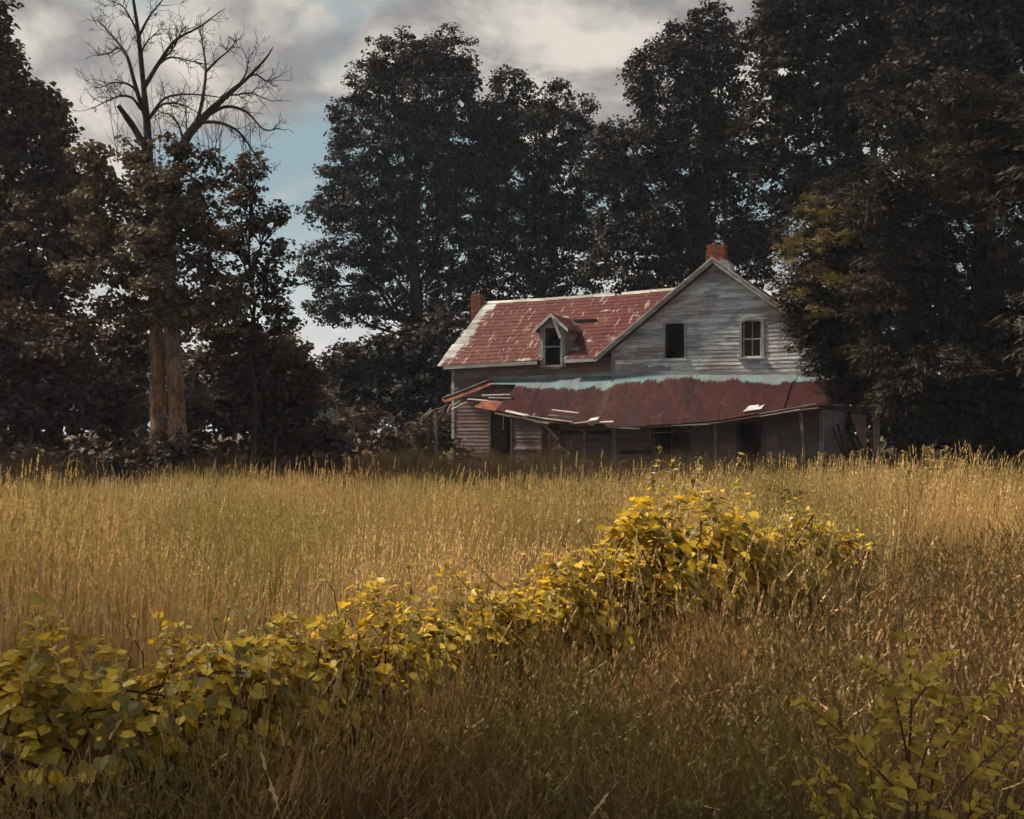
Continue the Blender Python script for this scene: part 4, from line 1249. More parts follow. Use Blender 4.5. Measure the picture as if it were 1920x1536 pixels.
# ---- undergrowth that closes the view under the trees
def thicket(name, label, spans, mat, leaf, dens):
    LW = []
    for px0, px1, stp, Y0, Y1, p0, p1, rr in spans:
        for px in np.arange(px0, px1, stp):
            Yq = rng.uniform(Y0, Y1)
            py = rng.uniform(p0, p1)
            LW.append((at(px + rng.uniform(-.5, .5) * stp, py, Yq), np.array([rr, rr, rr * rng.uniform(.7, 1.1)]) * rng.uniform(.7, 1.2) * Yq / F))
    me, _ = crown_mesh(name, LW, M[mat], leaf, dens, 'broad', 0.6 if leaf > .15 else .22)
    tag(link(name, me), label, 'undergrowth', kind='stuff')


thicket('undergrowth', 'dark brown undergrowth filling the space under the left trees', [(-200, 560, 34, 38, 46, 690, 790, 50), (-200, 400, 48, 40, 48, 560, 680, 50), (-200, 640, 22, 33, 37, 815, 862, 36), (540, 860, 20, 42, 50, 790, 850, 30), (660, 860, 18, 46, 54, 780, 830, 26), (600, 700, 30, 52, 60, 720, 770, 28)], 'leaf_bush', 0.26, 0.75)
thicket('undergrowth', 'black undergrowth filling the space behind the right evergreens', [(1570, 2150, 36, 44, 52, 660, 800, 56), (1690, 2150, 26, 34, 40, 740, 850, 44), (1560, 1730, 13, 46, 50, 690, 850, 34), (1480, 2150, 60, 50, 56, 480, 640, 70)], 'leaf_dark', 0.3, 0.8)

thicket('scrub', 'low brown scrub and weeds along the foot of the house walls', [(845, 1580, 24, 34.5, 36.2, 868, 888, 15), (845, 1100, 40, 36, 38, 850, 875, 18)], 'leaf_bush', 0.09, 0.5)

# ---- a wood far off behind the gap
LW = []
for i in range(70):
    x = -70 + i * 2.6 + rng.uniform(-2, 2)
    h = rng.uniform(11, 17)
    LW.append((np.array([x, 185 + rng.uniform(-8, 8), h * 0.55]), np.array([4.2, 4.2, h * 0.5])))
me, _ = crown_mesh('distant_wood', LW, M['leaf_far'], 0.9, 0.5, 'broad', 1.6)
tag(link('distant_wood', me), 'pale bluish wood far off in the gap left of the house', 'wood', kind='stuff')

# ------------------------------------------------------------------ grass
def blade_clump(name, mat, n, rad, h0, h1, w, lean, bendk, seed_frac=0.0, seg=3, flat=0.0, broad=0.0):
    V, Q, T, H, R, k = [], [], [], [], [], 0
    def strip(base, d, side, L, w0, droop, r):
        nonlocal k
        pts, p, dd = [], base.copy(), d.copy()
        for j in range(seg + 1):
            pts.append(p.copy())
            dd = dd + droop / seg * np.array([d[0], d[1], -0.55])
            dd /= np.linalg.norm(dd)
            p = p + dd * L / seg
        for j, q in enumerate(pts):
            t = j / seg
            ww = w0 * (1 - t) ** 0.7 * (0.7 + 0.6 * t if broad else 1)
            if j < seg:
                V.extend([q - side * ww / 2, q + side * ww / 2]); H.extend([t, t]); R.extend([r, r])
            else:
                V.append(q); H.append(1.0); R.append(r)
        for j in range(seg - 1):
            Q.append((k + 2 * j, k + 2 * j + 1, k + 2 * j + 3, k + 2 * j + 2))
        T.append((k + 2 * seg - 2, k + 2 * seg - 1, k + 2 * seg))
        k += 2 * seg + 1
        return pts, dd
    for i in range(n):
        a, q = rng.uniform(0, 2 * math.pi), rad * math.sqrt(rng.random())
        base = np.array([math.cos(a) * q, math.sin(a) * q, -0.03])
        az = rng.uniform(0, 2 * math.pi)
        ln = abs(rng.normal(0, lean)) + flat * rng.random()
        d = np.array([math.cos(az) * ln, math.sin(az) * ln, 1.0]); d /= np.linalg.norm(d)
        s2 = rng.uniform(0, math.pi)
        side = np.array([math.cos(s2), math.sin(s2), 0])
        L = rng.uniform(h0, h1)
        r = rng.random()
        seedy = rng.random() < seed_frac
        pts, dd = strip(base, d, side, L * (1.12 if seedy else 1), w * (0.55 if seedy else rng.uniform(.7, 1.3)), bendk * rng.uniform(0.2, 1.2) * (0.4 if seedy else 1), r)
        if seedy:      # a narrow head of overlapping spikelets
            tip, hl = pts[-1], rng.uniform(0.07, 0.15)
            b0 = tip - dd * hl * 0.7
            for j in range(7):
                t = j / 6
                c = b0 + dd * hl * t
                aa = j * 2.4 + rng.random()
                sd = np.array([math.cos(aa), math.sin(aa), 0])
                wd = 0.011 * (1 - 0.7 * abs(t - .35))
                V.extend([c, c + sd * wd + dd * hl * .12, c + dd * hl * .28, c - sd * wd * .6 + dd * hl * .14]); H.extend([1.0] * 4); R.extend([min(1, r + .15)] * 4)
                Q.append((k, k + 1, k + 2, k + 3)); k += 4
    return bpy.data.objects.new(name, new_mesh(name, np.array(V), [np.array(Q), np.array(T)] if Q else [np.array(T)], mat, {'h': ('POINT', H), 'r': ('POINT', R)}))


def weed_clump(name, mat, h, nstem, nleaf, leaf):
    mb, C, N, D, L = MB(), [], [], [], []
    V, Q, H, R, k = [], [], [], [], 0
    for s in range(nstem):
        az = rng.uniform(0, 6.28)
        top = np.array([math.cos(az) * h * rng.uniform(.05, .35), math.sin(az) * h * rng.uniform(.05, .35), h * rng.uniform(.7, 1)])
        r = rng.random()
        for t0, t1 in ((0, .5), (.5, 1)):
            a, b = top * t0 * [t0, t0, 1], top * t1 * [t1, t1, 1]
            V.extend([a + [-.003, 0, 0], a + [.003, 0, 0], b + [.002, 0, 0], b + [-.002, 0, 0]]); Q.append((k, k + 1, k + 2, k + 3)); k += 4
            H.extend([t0, t0, t1, t1]); R.extend([r] * 4)
        for j in range(nleaf):
            t = rng.uniform(.15, 1.0)
            c = top * np.array([t * t, t * t, t])
            a2 = j * 2.4 + rng.random()
            d = np.array([math.cos(a2), math.sin(a2), rng.uniform(-.1, .7)]); d /= np.linalg.norm(d)
            sd = np.cross(d, [0, 0, 1]); sd /= np.linalg.norm(sd)
            l = leaf * rng.uniform(.6, 1.2)
            V.extend([c, c + d * l * .5 + sd * l * .25, c + d * l, c + d * l * .5 - sd * l * .25]); Q.append((k, k + 1, k + 2, k + 3)); k += 4
            H.extend([.5, .9, 1, .9]); R.extend([r] * 4)
    return bpy.data.objects.new(name, new_mesh(name, np.array(V), [np.array(Q)], mat, {'h': ('POINT', H), 'r': ('POINT', R)}))


def scatter(name, label, cat, clumps, P, rotz, tilt, scl, idx):
    """a sheet of growth: clumps set on given points by geometry nodes"""
    coll = bpy.data.collections.new(name + '_clumps')
    for i, o in enumerate(clumps):
        o.name = '%s_%02d' % (name, i)
        coll.objects.link(o)
    n = len(P)
    me = bpy.data.meshes.new(name)
    me.vertices.add(n)
    me.vertices.foreach_set('co', np.asarray(P, np.float32).ravel())
    a = me.attributes.new('rot', 'FLOAT_VECTOR', 'POINT')
    a.data.foreach_set('vector', np.stack([tilt[:, 0], tilt[:, 1], rotz], 1).astype(np.float32).ravel())
    a = me.attributes.new('scl', 'FLOAT', 'POINT'); a.data.foreach_set('value', np.asarray(scl, np.float32))
    a = me.attributes.new('idx', 'INT', 'POINT'); a.data.foreach_set('value', np.asarray(idx, np.int32))
    ng = bpy.data.node_groups.new(name, 'GeometryNodeTree')
    ng.interface.new_socket('Geometry', in_out='INPUT', socket_type='NodeSocketGeometry')
    ng.interface.new_socket('Geometry', in_out='OUTPUT', socket_type='NodeSocketGeometry')
    nn, ll = ng.nodes, ng.links
    gi, go_ = nn.new('NodeGroupInput'), nn.new('NodeGroupOutput')
    ci = nn.new('GeometryNodeCollectionInfo')
    ci.inputs['Collection'].default_value = coll
    ci.inputs['Separate Children'].default_value = True
    ci.inputs['Reset Children'].default_value = True
    ip = nn.new('GeometryNodeInstanceOnPoints')
    ip.inputs['Pick Instance'].default_value = True
    def na(nm, t):
        q = nn.new('GeometryNodeInputNamedAttribute'); q.data_type = t; q.inputs[0].default_value = nm
        return q.outputs[0]
    er = nn.new('FunctionNodeEulerToRotation')
    ll.new(na('rot', 'FLOAT_VECTOR'), er.inputs[0])
    ll.new(gi.outputs[0], ip.inputs['Points']); ll.new(ci.outputs[0], ip.inputs['Instance'])
    ll.new(na('idx', 'INT'), ip.inputs['Instance Index']); ll.new(er.outputs[0], ip.inputs['Rotation']); ll.new(na('scl', 'FLOAT'), ip.inputs['Scale'])
    ll.new(ip.outputs[0], go_.inputs[0])
    o = link(name, me)
    md = o.modifiers.new('grow', 'NODES'); md.node_group = ng
    tag(o, label, cat, kind='stuff')
    return o


# the overgrown fence row: x, y, top, half width
VP = np.array([(-2.6, 3.75, .78, .42), (-1.95, 4.1, .74, .46), (-1.5, 4.4, .71, .48), (-1.12, 4.85, .66, .42), (-.75, 5.3, .70, .36), (-.42, 5.75, .75, .38), (.05, 6.15, .75, .36), (.45, 6.6, .80, .36), (.82, 6.95, 1.0, .40), (1.12, 7.2, 1.12, .46), (1.42, 7.5, 1.0, .42), (1.8, 8.1, .86, .34), (2.5, 9.0, .8, .3), (3.0, 9.6, .7, .25)])


def row_y(x):
    return np.interp(x, VP[:, 0], VP[:, 1], left=3.3, right=9.7)


def field_pts(y0, y1, dens, pad=1.25, lim=None):
    """even random points over the ground the picture shows, a margin each side"""
    A_ = 0.5 * (0.48 * pad) * 2 * (y1 * y1 - y0 * y0) + 2 * (y1 - y0)
    n = int(A_ * dens)
    y = np.sqrt(rng.uniform(y0 * y0, y1 * y1, n))
    x = rng.uniform(-1, 1, n) * (y * 0.48 * pad + 1.0)
    return x, y


hn = np.array([math.sin(A_H), math.cos(A_H)]); hu = np.array([math.cos(A_H), -math.sin(A_H)])
def in_house(x, y):
    q = np.stack([x - HO[0], y - 40.0], 1)
    s, d = q @ hu, q @ hn
    return (s > -11.2) & (s < 4.2) & (d > -0.1)


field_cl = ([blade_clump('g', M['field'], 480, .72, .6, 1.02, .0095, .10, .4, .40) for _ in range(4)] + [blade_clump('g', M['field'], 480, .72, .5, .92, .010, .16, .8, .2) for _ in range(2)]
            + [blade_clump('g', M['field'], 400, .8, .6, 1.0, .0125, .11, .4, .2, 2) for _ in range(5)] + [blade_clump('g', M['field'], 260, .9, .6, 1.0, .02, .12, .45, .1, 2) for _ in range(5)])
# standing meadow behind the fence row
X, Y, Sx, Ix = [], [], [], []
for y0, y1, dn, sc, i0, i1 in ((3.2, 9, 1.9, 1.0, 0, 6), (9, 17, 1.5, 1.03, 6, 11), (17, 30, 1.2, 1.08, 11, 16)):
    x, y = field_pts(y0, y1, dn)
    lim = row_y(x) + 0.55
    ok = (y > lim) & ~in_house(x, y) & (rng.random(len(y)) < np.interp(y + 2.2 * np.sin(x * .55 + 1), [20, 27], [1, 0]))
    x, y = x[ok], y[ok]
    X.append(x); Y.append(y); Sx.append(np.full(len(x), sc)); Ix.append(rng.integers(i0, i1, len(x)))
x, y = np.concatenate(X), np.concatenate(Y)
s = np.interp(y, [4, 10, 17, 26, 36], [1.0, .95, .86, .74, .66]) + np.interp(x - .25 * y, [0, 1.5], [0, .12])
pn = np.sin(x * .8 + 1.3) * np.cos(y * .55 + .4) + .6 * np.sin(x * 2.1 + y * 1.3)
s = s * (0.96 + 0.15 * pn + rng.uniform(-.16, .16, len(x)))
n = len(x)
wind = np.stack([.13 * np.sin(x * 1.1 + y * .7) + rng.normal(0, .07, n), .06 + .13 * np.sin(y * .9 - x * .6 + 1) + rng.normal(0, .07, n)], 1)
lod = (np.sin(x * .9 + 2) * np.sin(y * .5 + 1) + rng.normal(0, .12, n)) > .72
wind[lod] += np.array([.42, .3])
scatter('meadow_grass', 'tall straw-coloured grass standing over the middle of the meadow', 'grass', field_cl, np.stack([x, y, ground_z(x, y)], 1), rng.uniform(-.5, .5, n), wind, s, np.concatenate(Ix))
print('meadow', n)
# pale flowers in the far left of the meadow
fl = [weed_clump('w', M['flower'], .7, 7, 9, .05) for _ in range(4)]
n = 70
y = rng.uniform(17.5, 23.5, n); x = -6.1 + rng.normal(0, 1.5, n)
scatter('wildflowers', 'pale wildflowers scattered in the grass below the bare tree', 'wildflowers', fl, np.stack([x, y, ground_z(x, y)], 1), rng.uniform(0, 6.28, n), rng.normal(0, .08, (n, 2)), rng.uniform(.85, 1.15, n), rng.integers(0, 4, n))
# weeds and darker tussocks through the meadow
x, y = field_pts(5.5, 27, .75, 1.2)
ok = (y > row_y(x) + .7) & ~in_house(x, y) & (np.sin(x * 1.3 + .6) * np.sin(y * .8 + 2) + rng.normal(0, .35, len(x)) > .12)
x, y = x[ok], y[ok]; n = len(x)
wd_cl = [weed_clump('w', M['weedy2'], .85, 10, 26, .06) for _ in range(4)] + [blade_clump('g', M['weedy2'], 130, .32, .5, .95, .011, .22, .8, .1) for _ in range(3)]
scatter('meadow_weeds', 'olive weeds and dark tussocks scattered through the meadow', 'weeds', wd_cl, np.stack([x, y, ground_z(x, y)], 1), rng.uniform(0, 6.28, n), rng.normal(0, .1, (n, 2)), np.interp(y, [5, 15, 27], [1.0, .95, .8]) * rng.uniform(.7, 1.12, n), rng.integers(0, 7, n))
# rank grass along the trees and the house, their shade put into its dark colour
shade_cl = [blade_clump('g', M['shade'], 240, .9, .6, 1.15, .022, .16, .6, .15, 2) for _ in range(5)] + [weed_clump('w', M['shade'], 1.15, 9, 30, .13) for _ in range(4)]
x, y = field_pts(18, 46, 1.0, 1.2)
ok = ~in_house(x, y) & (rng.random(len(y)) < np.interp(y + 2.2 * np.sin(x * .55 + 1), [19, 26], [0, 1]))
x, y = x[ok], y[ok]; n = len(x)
scatter('treeline_grass', 'rank grass and weeds with shade put into their colour along the foot of the trees and house', 'grass', shade_cl, np.stack([x, y, ground_z(x, y)], 1), rng.uniform(0, 6.28, n), rng.normal(0, .12, (n, 2)), rng.uniform(.45, .95, n) * (1 + .25 * (rng.random(n) < .12)), np.where(rng.random(n) < .75, rng.integers(0, 5, n), rng.integers(5, 9, n)))
print('shade', n)
# matted grass in front of the fence row
near_cl = [blade_clump('g', M['near'], 470, .55, .3, .62, .0065, .35, 1.5, .06, 4, .5) for _ in range(5)] + [blade_clump('g', M['near'], 340, .55, .45, .8, .006, .3, .9, .4, 4, .3) for _ in range(3)] + [weed_clump('w', M['near'], .5, 7, 30, .035) for _ in range(3)]
x, y = field_pts(1.9, 11.0, 5.4, 1.3)
lim = row_y(x) + .1
ok = (y < lim) & (y < 12.8)
x, y = x[ok], y[ok]; n = len(x)
sc = np.interp(y, [2, 3, 5, 8, 13], [.78, .85, .95, 1.05, 1.3]) * rng.uniform(.8, 1.2, n) * np.interp(row_y(x) - y, [0, .5, 1.1], [.45, .6, 1])
pr = rng.random(n)
idx = np.where(pr < .62, rng.integers(0, 5, n), np.where(pr < .82, rng.integers(5, 8, n), rng.integers(8, 11, n)))
scatter('foreground_grass', 'matted olive and rust grass in front of the vine row, coloured darker for shade', 'grass', near_cl, np.stack([x, y, ground_z(x, y)], 1), rng.uniform(0, 6.28, n), rng.normal(0, .1, (n, 2)), sc, idx)
print('near', n)

# coarse green blades and long bent culms among the matted grass
x, y = field_pts(1.9, 8.5, 4.2, 1.3)
ok = y < row_y(x) - .1
x, y = x[ok], y[ok]; n = len(x)
co_cl = [blade_clump('g', M['near'], 26, .16, .25, .55, .012, .35, 1.3, 0, 4, .3) for _ in range(4)] + [blade_clump('g', M['culm'], 9, .25, .5, .95, .0048, .35, 1.5, .75, 6, .5) for _ in range(5)] + [weed_clump('w', M['weedy'], .42, 6, 26, .05) for _ in range(3)]
pr = rng.random(n)
scatter('coarse_grass', 'coarse green blades, weeds and bent dry stems through the foreground', 'grass', co_cl, np.stack([x, y, ground_z(x, y)], 1), rng.uniform(0, 6.28, n), rng.normal(0, .15, (n, 2)), rng.uniform(.7, 1.1, n), np.where(pr < .4, rng.integers(0, 4, n), np.where(pr < .75, rng.integers(4, 9, n), rng.integers(9, 12, n))))

# taller rust-coloured tufts growing up through and in front of the vines
tuft_cl = [blade_clump('g', M['tuft'], 150, .28, .45, .85, .0055, .22, .9, .45, 4, .2) for _ in range(5)]
tt = rng.uniform(0, len(VP) - 1, 190)
x = np.interp(tt, np.arange(len(VP)), VP[:, 0]) + rng.normal(0.1, .18, 190)
y = np.interp(tt, np.arange(len(VP)), VP[:, 1]) - rng.uniform(.1, 1.1, 190)
n = len(x)
scatter('tufted_grass', 'rust-coloured tufts of seeding grass growing up against the vines', 'grass', tuft_cl, np.stack([x, y, ground_z(x, y)], 1), rng.uniform(0, 6.28, n), rng.normal(0, .12, (n, 2)), rng.uniform(.38, .66, n), rng.integers(0, 5, n))

cu_cl = [blade_clump('g', M['culm'], 8, .2, .7, 1.05, .0042, .2, .8, .8, 6, .25) for _ in range(5)]
tt = rng.uniform(0, len(VP) - 1, 95)
x = np.interp(tt, np.arange(len(VP)), VP[:, 0]) + rng.normal(0, .2, 95)
y = np.interp(tt, np.arange(len(VP)), VP[:, 1]) + rng.uniform(-.7, .4, 95)
n = len(x)
scatter('dry_stems', 'long pale grass stems poking up through the vine leaves', 'grass', cu_cl, np.stack([x, y, ground_z(x, y)], 1), rng.uniform(0, 6.28, n), rng.normal(0, .14, (n, 2)), rng.uniform(.75, 1.1, n), rng.integers(0, 5, n))

# ------------------------------------------------------------------ vines
m = Mat('vine_leaf')
r = m.rand(); a = m.attr('r')
v = m.math('FRACT', m.math('ADD', r, a))
c = m.ramp(v, [(0.0, (0.14, 0.11, 0.033)), (0.3, (0.27, 0.205, 0.028)), (0.6, (0.54, 0.375, 0.026)), (1.0, (0.72, 0.495, 0.035))])
c = m.mix(m.step(m.noise(m.pos(), 60.0, 3.0), .5, .8, 0, .35), c, (0.2, 0.12, 0.02))
c = m.mix(m.step(m.math('ADD', m.noise(m.pos(), 2.2, 3.0), m.math('MULTIPLY', v, .25)), .58, .44, 0.0, .55), c, (0.12, 0.115, 0.035))
lx, ly = m.math('ABSOLUTE', m.attr('lx')), m.attr('ly')
rib = m.step(lx, .012, .035, 1.0, 0.0)
side = m.math('ABSOLUTE', m.math('SUBTRACT', m.math('FRACT', m.math('MULTIPLY', m.math('SUBTRACT', ly, m.math('MULTIPLY', lx, .9)), 5.0)), .5))
vein = m.math('MAXIMUM', rib, m.step(side, .04, .1, .7, 0.0))
c = m.mix(m.math('MULTIPLY', vein, .5), c, (0.42, 0.38, 0.12))
rim = m.step(m.math('ADD', m.math('ADD', lx, m.math('MULTIPLY', m.math('ABSOLUTE', m.math('SUBTRACT', ly, .4)), .55)), m.math('MULTIPLY', m.noise(m.pos(), 25.0, 3.0), .3)), .58, .7, 0.0, .7)
c = m.mix(m.math('MULTIPLY', rim, m.step(v, .2, .9, .15, 1.0)), c, (0.2, 0.1, 0.03))
bf = m.n('ShaderNodeNewGeometry').outputs['Backfacing']
c2 = m.mix(bf, c, m.mix(0.5, c, (0.34, 0.31, 0.17)))
M['vine'] = m.leaf(c2, m.mix(1.0, c, (1.35, 1.2, .6), 'MULTIPLY'), .42, .42, .35)
M['vine_stem'] = bark_mat('vine_stem', (0.05, 0.03, 0.02), (0.1, 0.06, 0.035), (0.07, 0.05, 0.03), 4)
m = Mat('sapling_leaf')
r = m.rand()
lx, ly = m.math('ABSOLUTE', m.attr('lx')), m.attr('ly')
c = m.ramp(r, [(0.0, (0.27, 0.205, 0.04)), (0.5, (0.42, 0.305, 0.05)), (1.0, (0.58, 0.42, 0.08))])
vein = m.math('MAXIMUM', m.step(lx, .01, .03, 1.0, 0.0), m.step(m.math('ABSOLUTE', m.math('SUBTRACT', m.math('FRACT', m.math('MULTIPLY', m.math('SUBTRACT', ly, lx), 6.0)), .5)), .05, .12, .6, 0.0))
c = m.mix(m.math('MULTIPLY', vein, .45), c, (0.55, 0.46, 0.14))
c = m.mix(m.step(m.noise(m.pos(), 70.0, 4.0, .6), .52, .68, 0, .6), c, (0.17, 0.1, 0.03))
M['sap_leaf'] = m.leaf(c, m.mix(1.0, c, (1.3, 1.15, .6), 'MULTIPLY'), .4, .65, .12)


M['sap_stem'] = bark_mat('sapling_stem', (0.1, 0.055, 0.03), (0.18, 0.1, 0.055), (0.13, 0.08, 0.05), 5)


def leaf_shape(kind, seed):
    R = random.Random(seed)
    if kind == 'grape':      # heart-shaped, toothed, shallow lobes, unit long
        half = [(0.0, -0.02), (0.16, -0.12), (0.36, -0.08), (0.47, 0.12), (0.44, 0.30), (0.50, 0.46), (0.36, 0.56), (0.27, 0.72), (0.14, 0.84), (0.0, 1.0)]
    else:
        half = [(0.0, 0.0), (0.12, 0.12), (0.22, 0.34), (0.24, 0.52), (0.17, 0.75), (0.0, 1.0)]
    cup, curl, tw = R.uniform(.1, .35), R.uniform(-.05, .35), R.uniform(-.2, .2)
    def z(x, y): return cup * abs(x) * .9 - curl * y * y * .5 + tw * x * y + R.uniform(-.015, .015)
    V, n = [], len(half)
    for sgn in (1, -1):
        for x, y in half:
            x = x * R.uniform(.93, 1.07)
            V.append((sgn * x, y, z(x, y)))
    mid = [(0, .3, z(0, .3) - .02), (0, .62, z(0, .62) - .02)]
    V += mid
    a, b = 2 * n, 2 * n + 1
    T = []
    for o, f in ((0, 0), (n, 1)):
        for i in range(n - 1):
            c0 = a if half[i][1] + half[i + 1][1] < .95 else b
            t = (o + i, o + i + 1, c0)
            T.append(t if not f else t[::-1])
        j = next(i for i in range(n - 1) if half[i][1] + half[i + 1][1] >= .95 and i > 2)
        t = (o + j, b, a)
        T.append(t if not f else t[::-1])
    return np.array(V), np.array(T)


GL = [leaf_shape('grape', i) for i in range(6)]
SLF = [leaf_shape('oval', i + 20) for i in range(5)]
GLM = [new_mesh('vine_leaf', V, [T], M['vine'], {'lx': ('POINT', V[:, 0]), 'ly': ('POINT', V[:, 1])}) for V, T in GL]
SLM = [new_mesh('sapling_leaf', V, [T], M['sap_leaf'], {'lx': ('POINT', V[:, 0]), 'ly': ('POINT', V[:, 1])}) for V, T in SLF]


def frame(nrm, dr):
    """rotation whose Z is the leaf's normal and Y its direction"""
    z = nrm / np.linalg.norm(nrm)
    x = np.cross(dr, z); x /= np.linalg.norm(x) + 1e-9
    y = np.cross(z, x)
    return np.stack([x, y, z], 1)


from mathutils import Matrix


def place_leaf(nm, me, parent, P, Rm, s, base):
    o = bpy.data.objects.new(nm, me)
    mt = Matrix([[*(Rm[i] * s), P[i] - base[i]] for i in range(3)] + [[0, 0, 0, 1]])
    o.parent = parent
    o.matrix_local = mt
    COL.objects.link(o)
    return o


def vine(label, i0, i1, nleaf, sz, seed):
    g = np.random.default_rng(seed)
    seg = VP[i0:i1 + 1]
    base = np.array([seg[:, 0].mean(), seg[:, 1].mean(), 0.0])
    base[2] = float(ground_z(base[0], base[1]))
    root = empty('grape_vine', base)
    tag(root, label, 'vine', 'vines over the fence row')
    t = g.uniform(0, len(seg) - 1, nleaf)
    k = np.arange(len(seg))
    x, y, h, w = (np.interp(t, k, seg[:, j]) for j in range(4))
    d = np.stack([np.interp(t, k, np.gradient(seg[:, 0])), np.interp(t, k, np.gradient(seg[:, 1]))], 1)
    d /= np.linalg.norm(d, axis=1)[:, None]
    side = np.stack([d[:, 1], -d[:, 0]], 1)             # towards the camera
    ang = np.clip(g.normal(0.22, 0.62, nleaf), -1.1, 1.3)
    lump = 1 + .2 * np.sin(t * 5.1 + seed) + .13 * np.sin(t * 11.7 + ang * 3) + .14 * np.sin(ang * 5 + t * 2)
    rr = lump * g.uniform(.62, 1.06, nleaf)
    off = np.sin(ang) * w * rr
    P = np.stack([x + side[:, 0] * off, y + side[:, 1] * off, h * (.36 + .64 * np.cos(ang) * rr) + g.normal(0, .03, nleaf)], 1)
    P[:, 2] += ground_z(P[:, 0], P[:, 1])
    out = np.stack([side[:, 0] * np.sin(ang), side[:, 1] * np.sin(ang), np.cos(ang)], 1)
    N = out * .75 + np.array([0, 0, .45]) + g.normal(0, .38, (nleaf, 3))
    N /= np.linalg.norm(N, axis=1)[:, None]
    D = out * .35 + np.array([0, 0, -.65]) + g.normal(0, .5, (nleaf, 3)) + np.stack([side[:, 0], side[:, 1], 0 * x], 1) * .35
    S = sz * g.uniform(.42, 1.3, nleaf) ** 1.15
    # leaves gather in sprays with gaps between them
    pat = np.sin(P[:, 0] * 9.1 + seed) * np.sin(P[:, 2] * 12.3 + P[:, 0] * 4) + .7 * np.sin(P[:, 1] * 11.7 + P[:, 2] * 7) + g.normal(0, .45, nleaf)
    S[pat < -.5] *= .01
    # the leaves that show largest become parts, the rest one joined mass
    vis = S / np.hypot(P[:, 0], P[:, 1]) * (0.35 + np.clip(out[:, 2] * .6 - out[:, 1] * .7, 0, 1) + rr * .5)
    order = np.argsort(-vis)
    V, T, A, LC, nv = [], [], [], [], 0
    for rank, j in enumerate(order):
        Rm = frame(N[j], D[j])
        v_ = int(g.integers(0, 6))
        if rank < 300:
            place_leaf('leaf', GLM[v_], root, P[j], Rm, S[j], base)
        else:
            if S[j] < .01:
                continue
            vv, tt = GL[v_]
            V.append(vv * S[j] @ Rm.T + P[j] - base); T.append(tt + nv); A.append(np.full(len(tt), g.random())); nv += len(vv); LC.append(vv)
    o = link('leaves', new_mesh('leaves', np.concatenate(V), [np.concatenate(T)], M['vine'], {'r': ('FACE', np.concatenate(A)), 'lx': ('POINT', np.concatenate(LC)[:, 0]), 'ly': ('POINT', np.concatenate(LC)[:, 1])}), root)
    o['kind'] = 'stuff'
    mb = MB()
    for s_ in range(26):
        tt = g.uniform(0, len(seg) - 1)
        q = np.array([np.interp(tt, k, seg[:, j]) for j in range(4)])
        p0 = np.array([q[0] + g.normal(0, .15), q[1] + g.normal(0, .2), 0.0])
        tt2 = np.clip(tt + g.normal(0, 1.0), 0, len(seg) - 1)
        q2 = np.array([np.interp(tt2, k, seg[:, j]) for j in range(4)])
        p1 = np.array([q2[0] + g.normal(0, .2), q2[1] + g.normal(-.1, .25), q2[2] * g.uniform(.75, 1.0)])
        pts = bend(p0, p1, 7, .12, .06)
        pts[:, 2] += .02
        mb.tube(pts - base, np.linspace(.009, .004, 7), 5)
    mb.build('stem', M['vine_stem'], root)
    # shoots that stand above the mass, each with a few young leaves
    for s_ in range(7):
        tt = g.uniform(0.2, len(seg) - 1.2)
        q = np.array([np.interp(tt, k, seg[:, j]) for j in range(4)])
        p0 = np.array([q[0] + g.normal(0, .1), q[1] + g.normal(0, .1), q[2] * .9])
        p1 = p0 + [g.normal(0, .16), g.normal(0, .1), g.uniform(.12, .3)]
        pts = bend(p0, p1, 5, 0, .06)
        sh = MB().tube(pts - base, np.linspace(.004, .002, 5), 4).build('shoot', M['vine_stem'], root)
        for j in range(3):
            place_leaf('leaf', GLM[int(g.integers(0, 6))], sh, pts[2 + j], frame(g.normal(0, .5, 3) + [0, -.4, .8], g.normal(0, 1, 3)), sz * g.uniform(.35, .7), base)
    return root


vine('yellow-green grape vine sprawling low across the left foreground', 0, 3, 3600, .054, 1)
vine('long low run of grape vine joining the left mass and the mound', 3, 7, 4000, .056, 2)
vine('bright yellow mound of grape vine in front of the house', 7, 11, 4200, .066, 3)
vine('thin tail of yellow vine running off right behind the mound', 11, 13, 1300, .07, 4)

# ------------------------------------------------------------------ sapling at the lower right
sb = np.array([1.24, 3.15, 0.0]); sb[2] = float(ground_z(sb[0], sb[1]))
sap = empty('sapling', sb)
tag(sap, 'young leafy sapling with yellow-green leaves and dark forked stems, lower right foreground', 'sapling')
SY = 3.15
stems = [([(1706, 1640), (1702, 1480), (1708, 1340), (1706, 1250), (1698, 1186)], .007), ([(1730, 1600), (1742, 1500), (1760, 1420), (1800, 1360), (1838, 1320), (1872, 1290)], .0065),
         ([(1700, 1500), (1660, 1460), (1610, 1410), (1560, 1360), (1508, 1318)], .0055), ([(1702, 1420), (1685, 1340), (1668, 1280), (1620, 1246)], .0045), ([(1760, 1600), (1810, 1540), (1860, 1470), (1925, 1390)], .005),
         ([(1690, 1620), (1640, 1560), (1590, 1500), (1545, 1440)], .005), ([(1708, 1330), (1735, 1290), (1752, 1262), (1778, 1232)], .004), ([(1790, 1620), (1840, 1580), (1900, 1520)], .005), ([(1715, 1600), (1725, 1450), (1760, 1350), (1772, 1300)], .0045), ([(1680, 1600), (1640, 1500), (1632, 1400), (1650, 1330)], .0045), ([(1700, 1640), (1600, 1580), (1540, 1520), (1512, 1470)], .0045), ([(1780, 1500), (1830, 1440), (1880, 1400), (1905, 1350)], .004)]
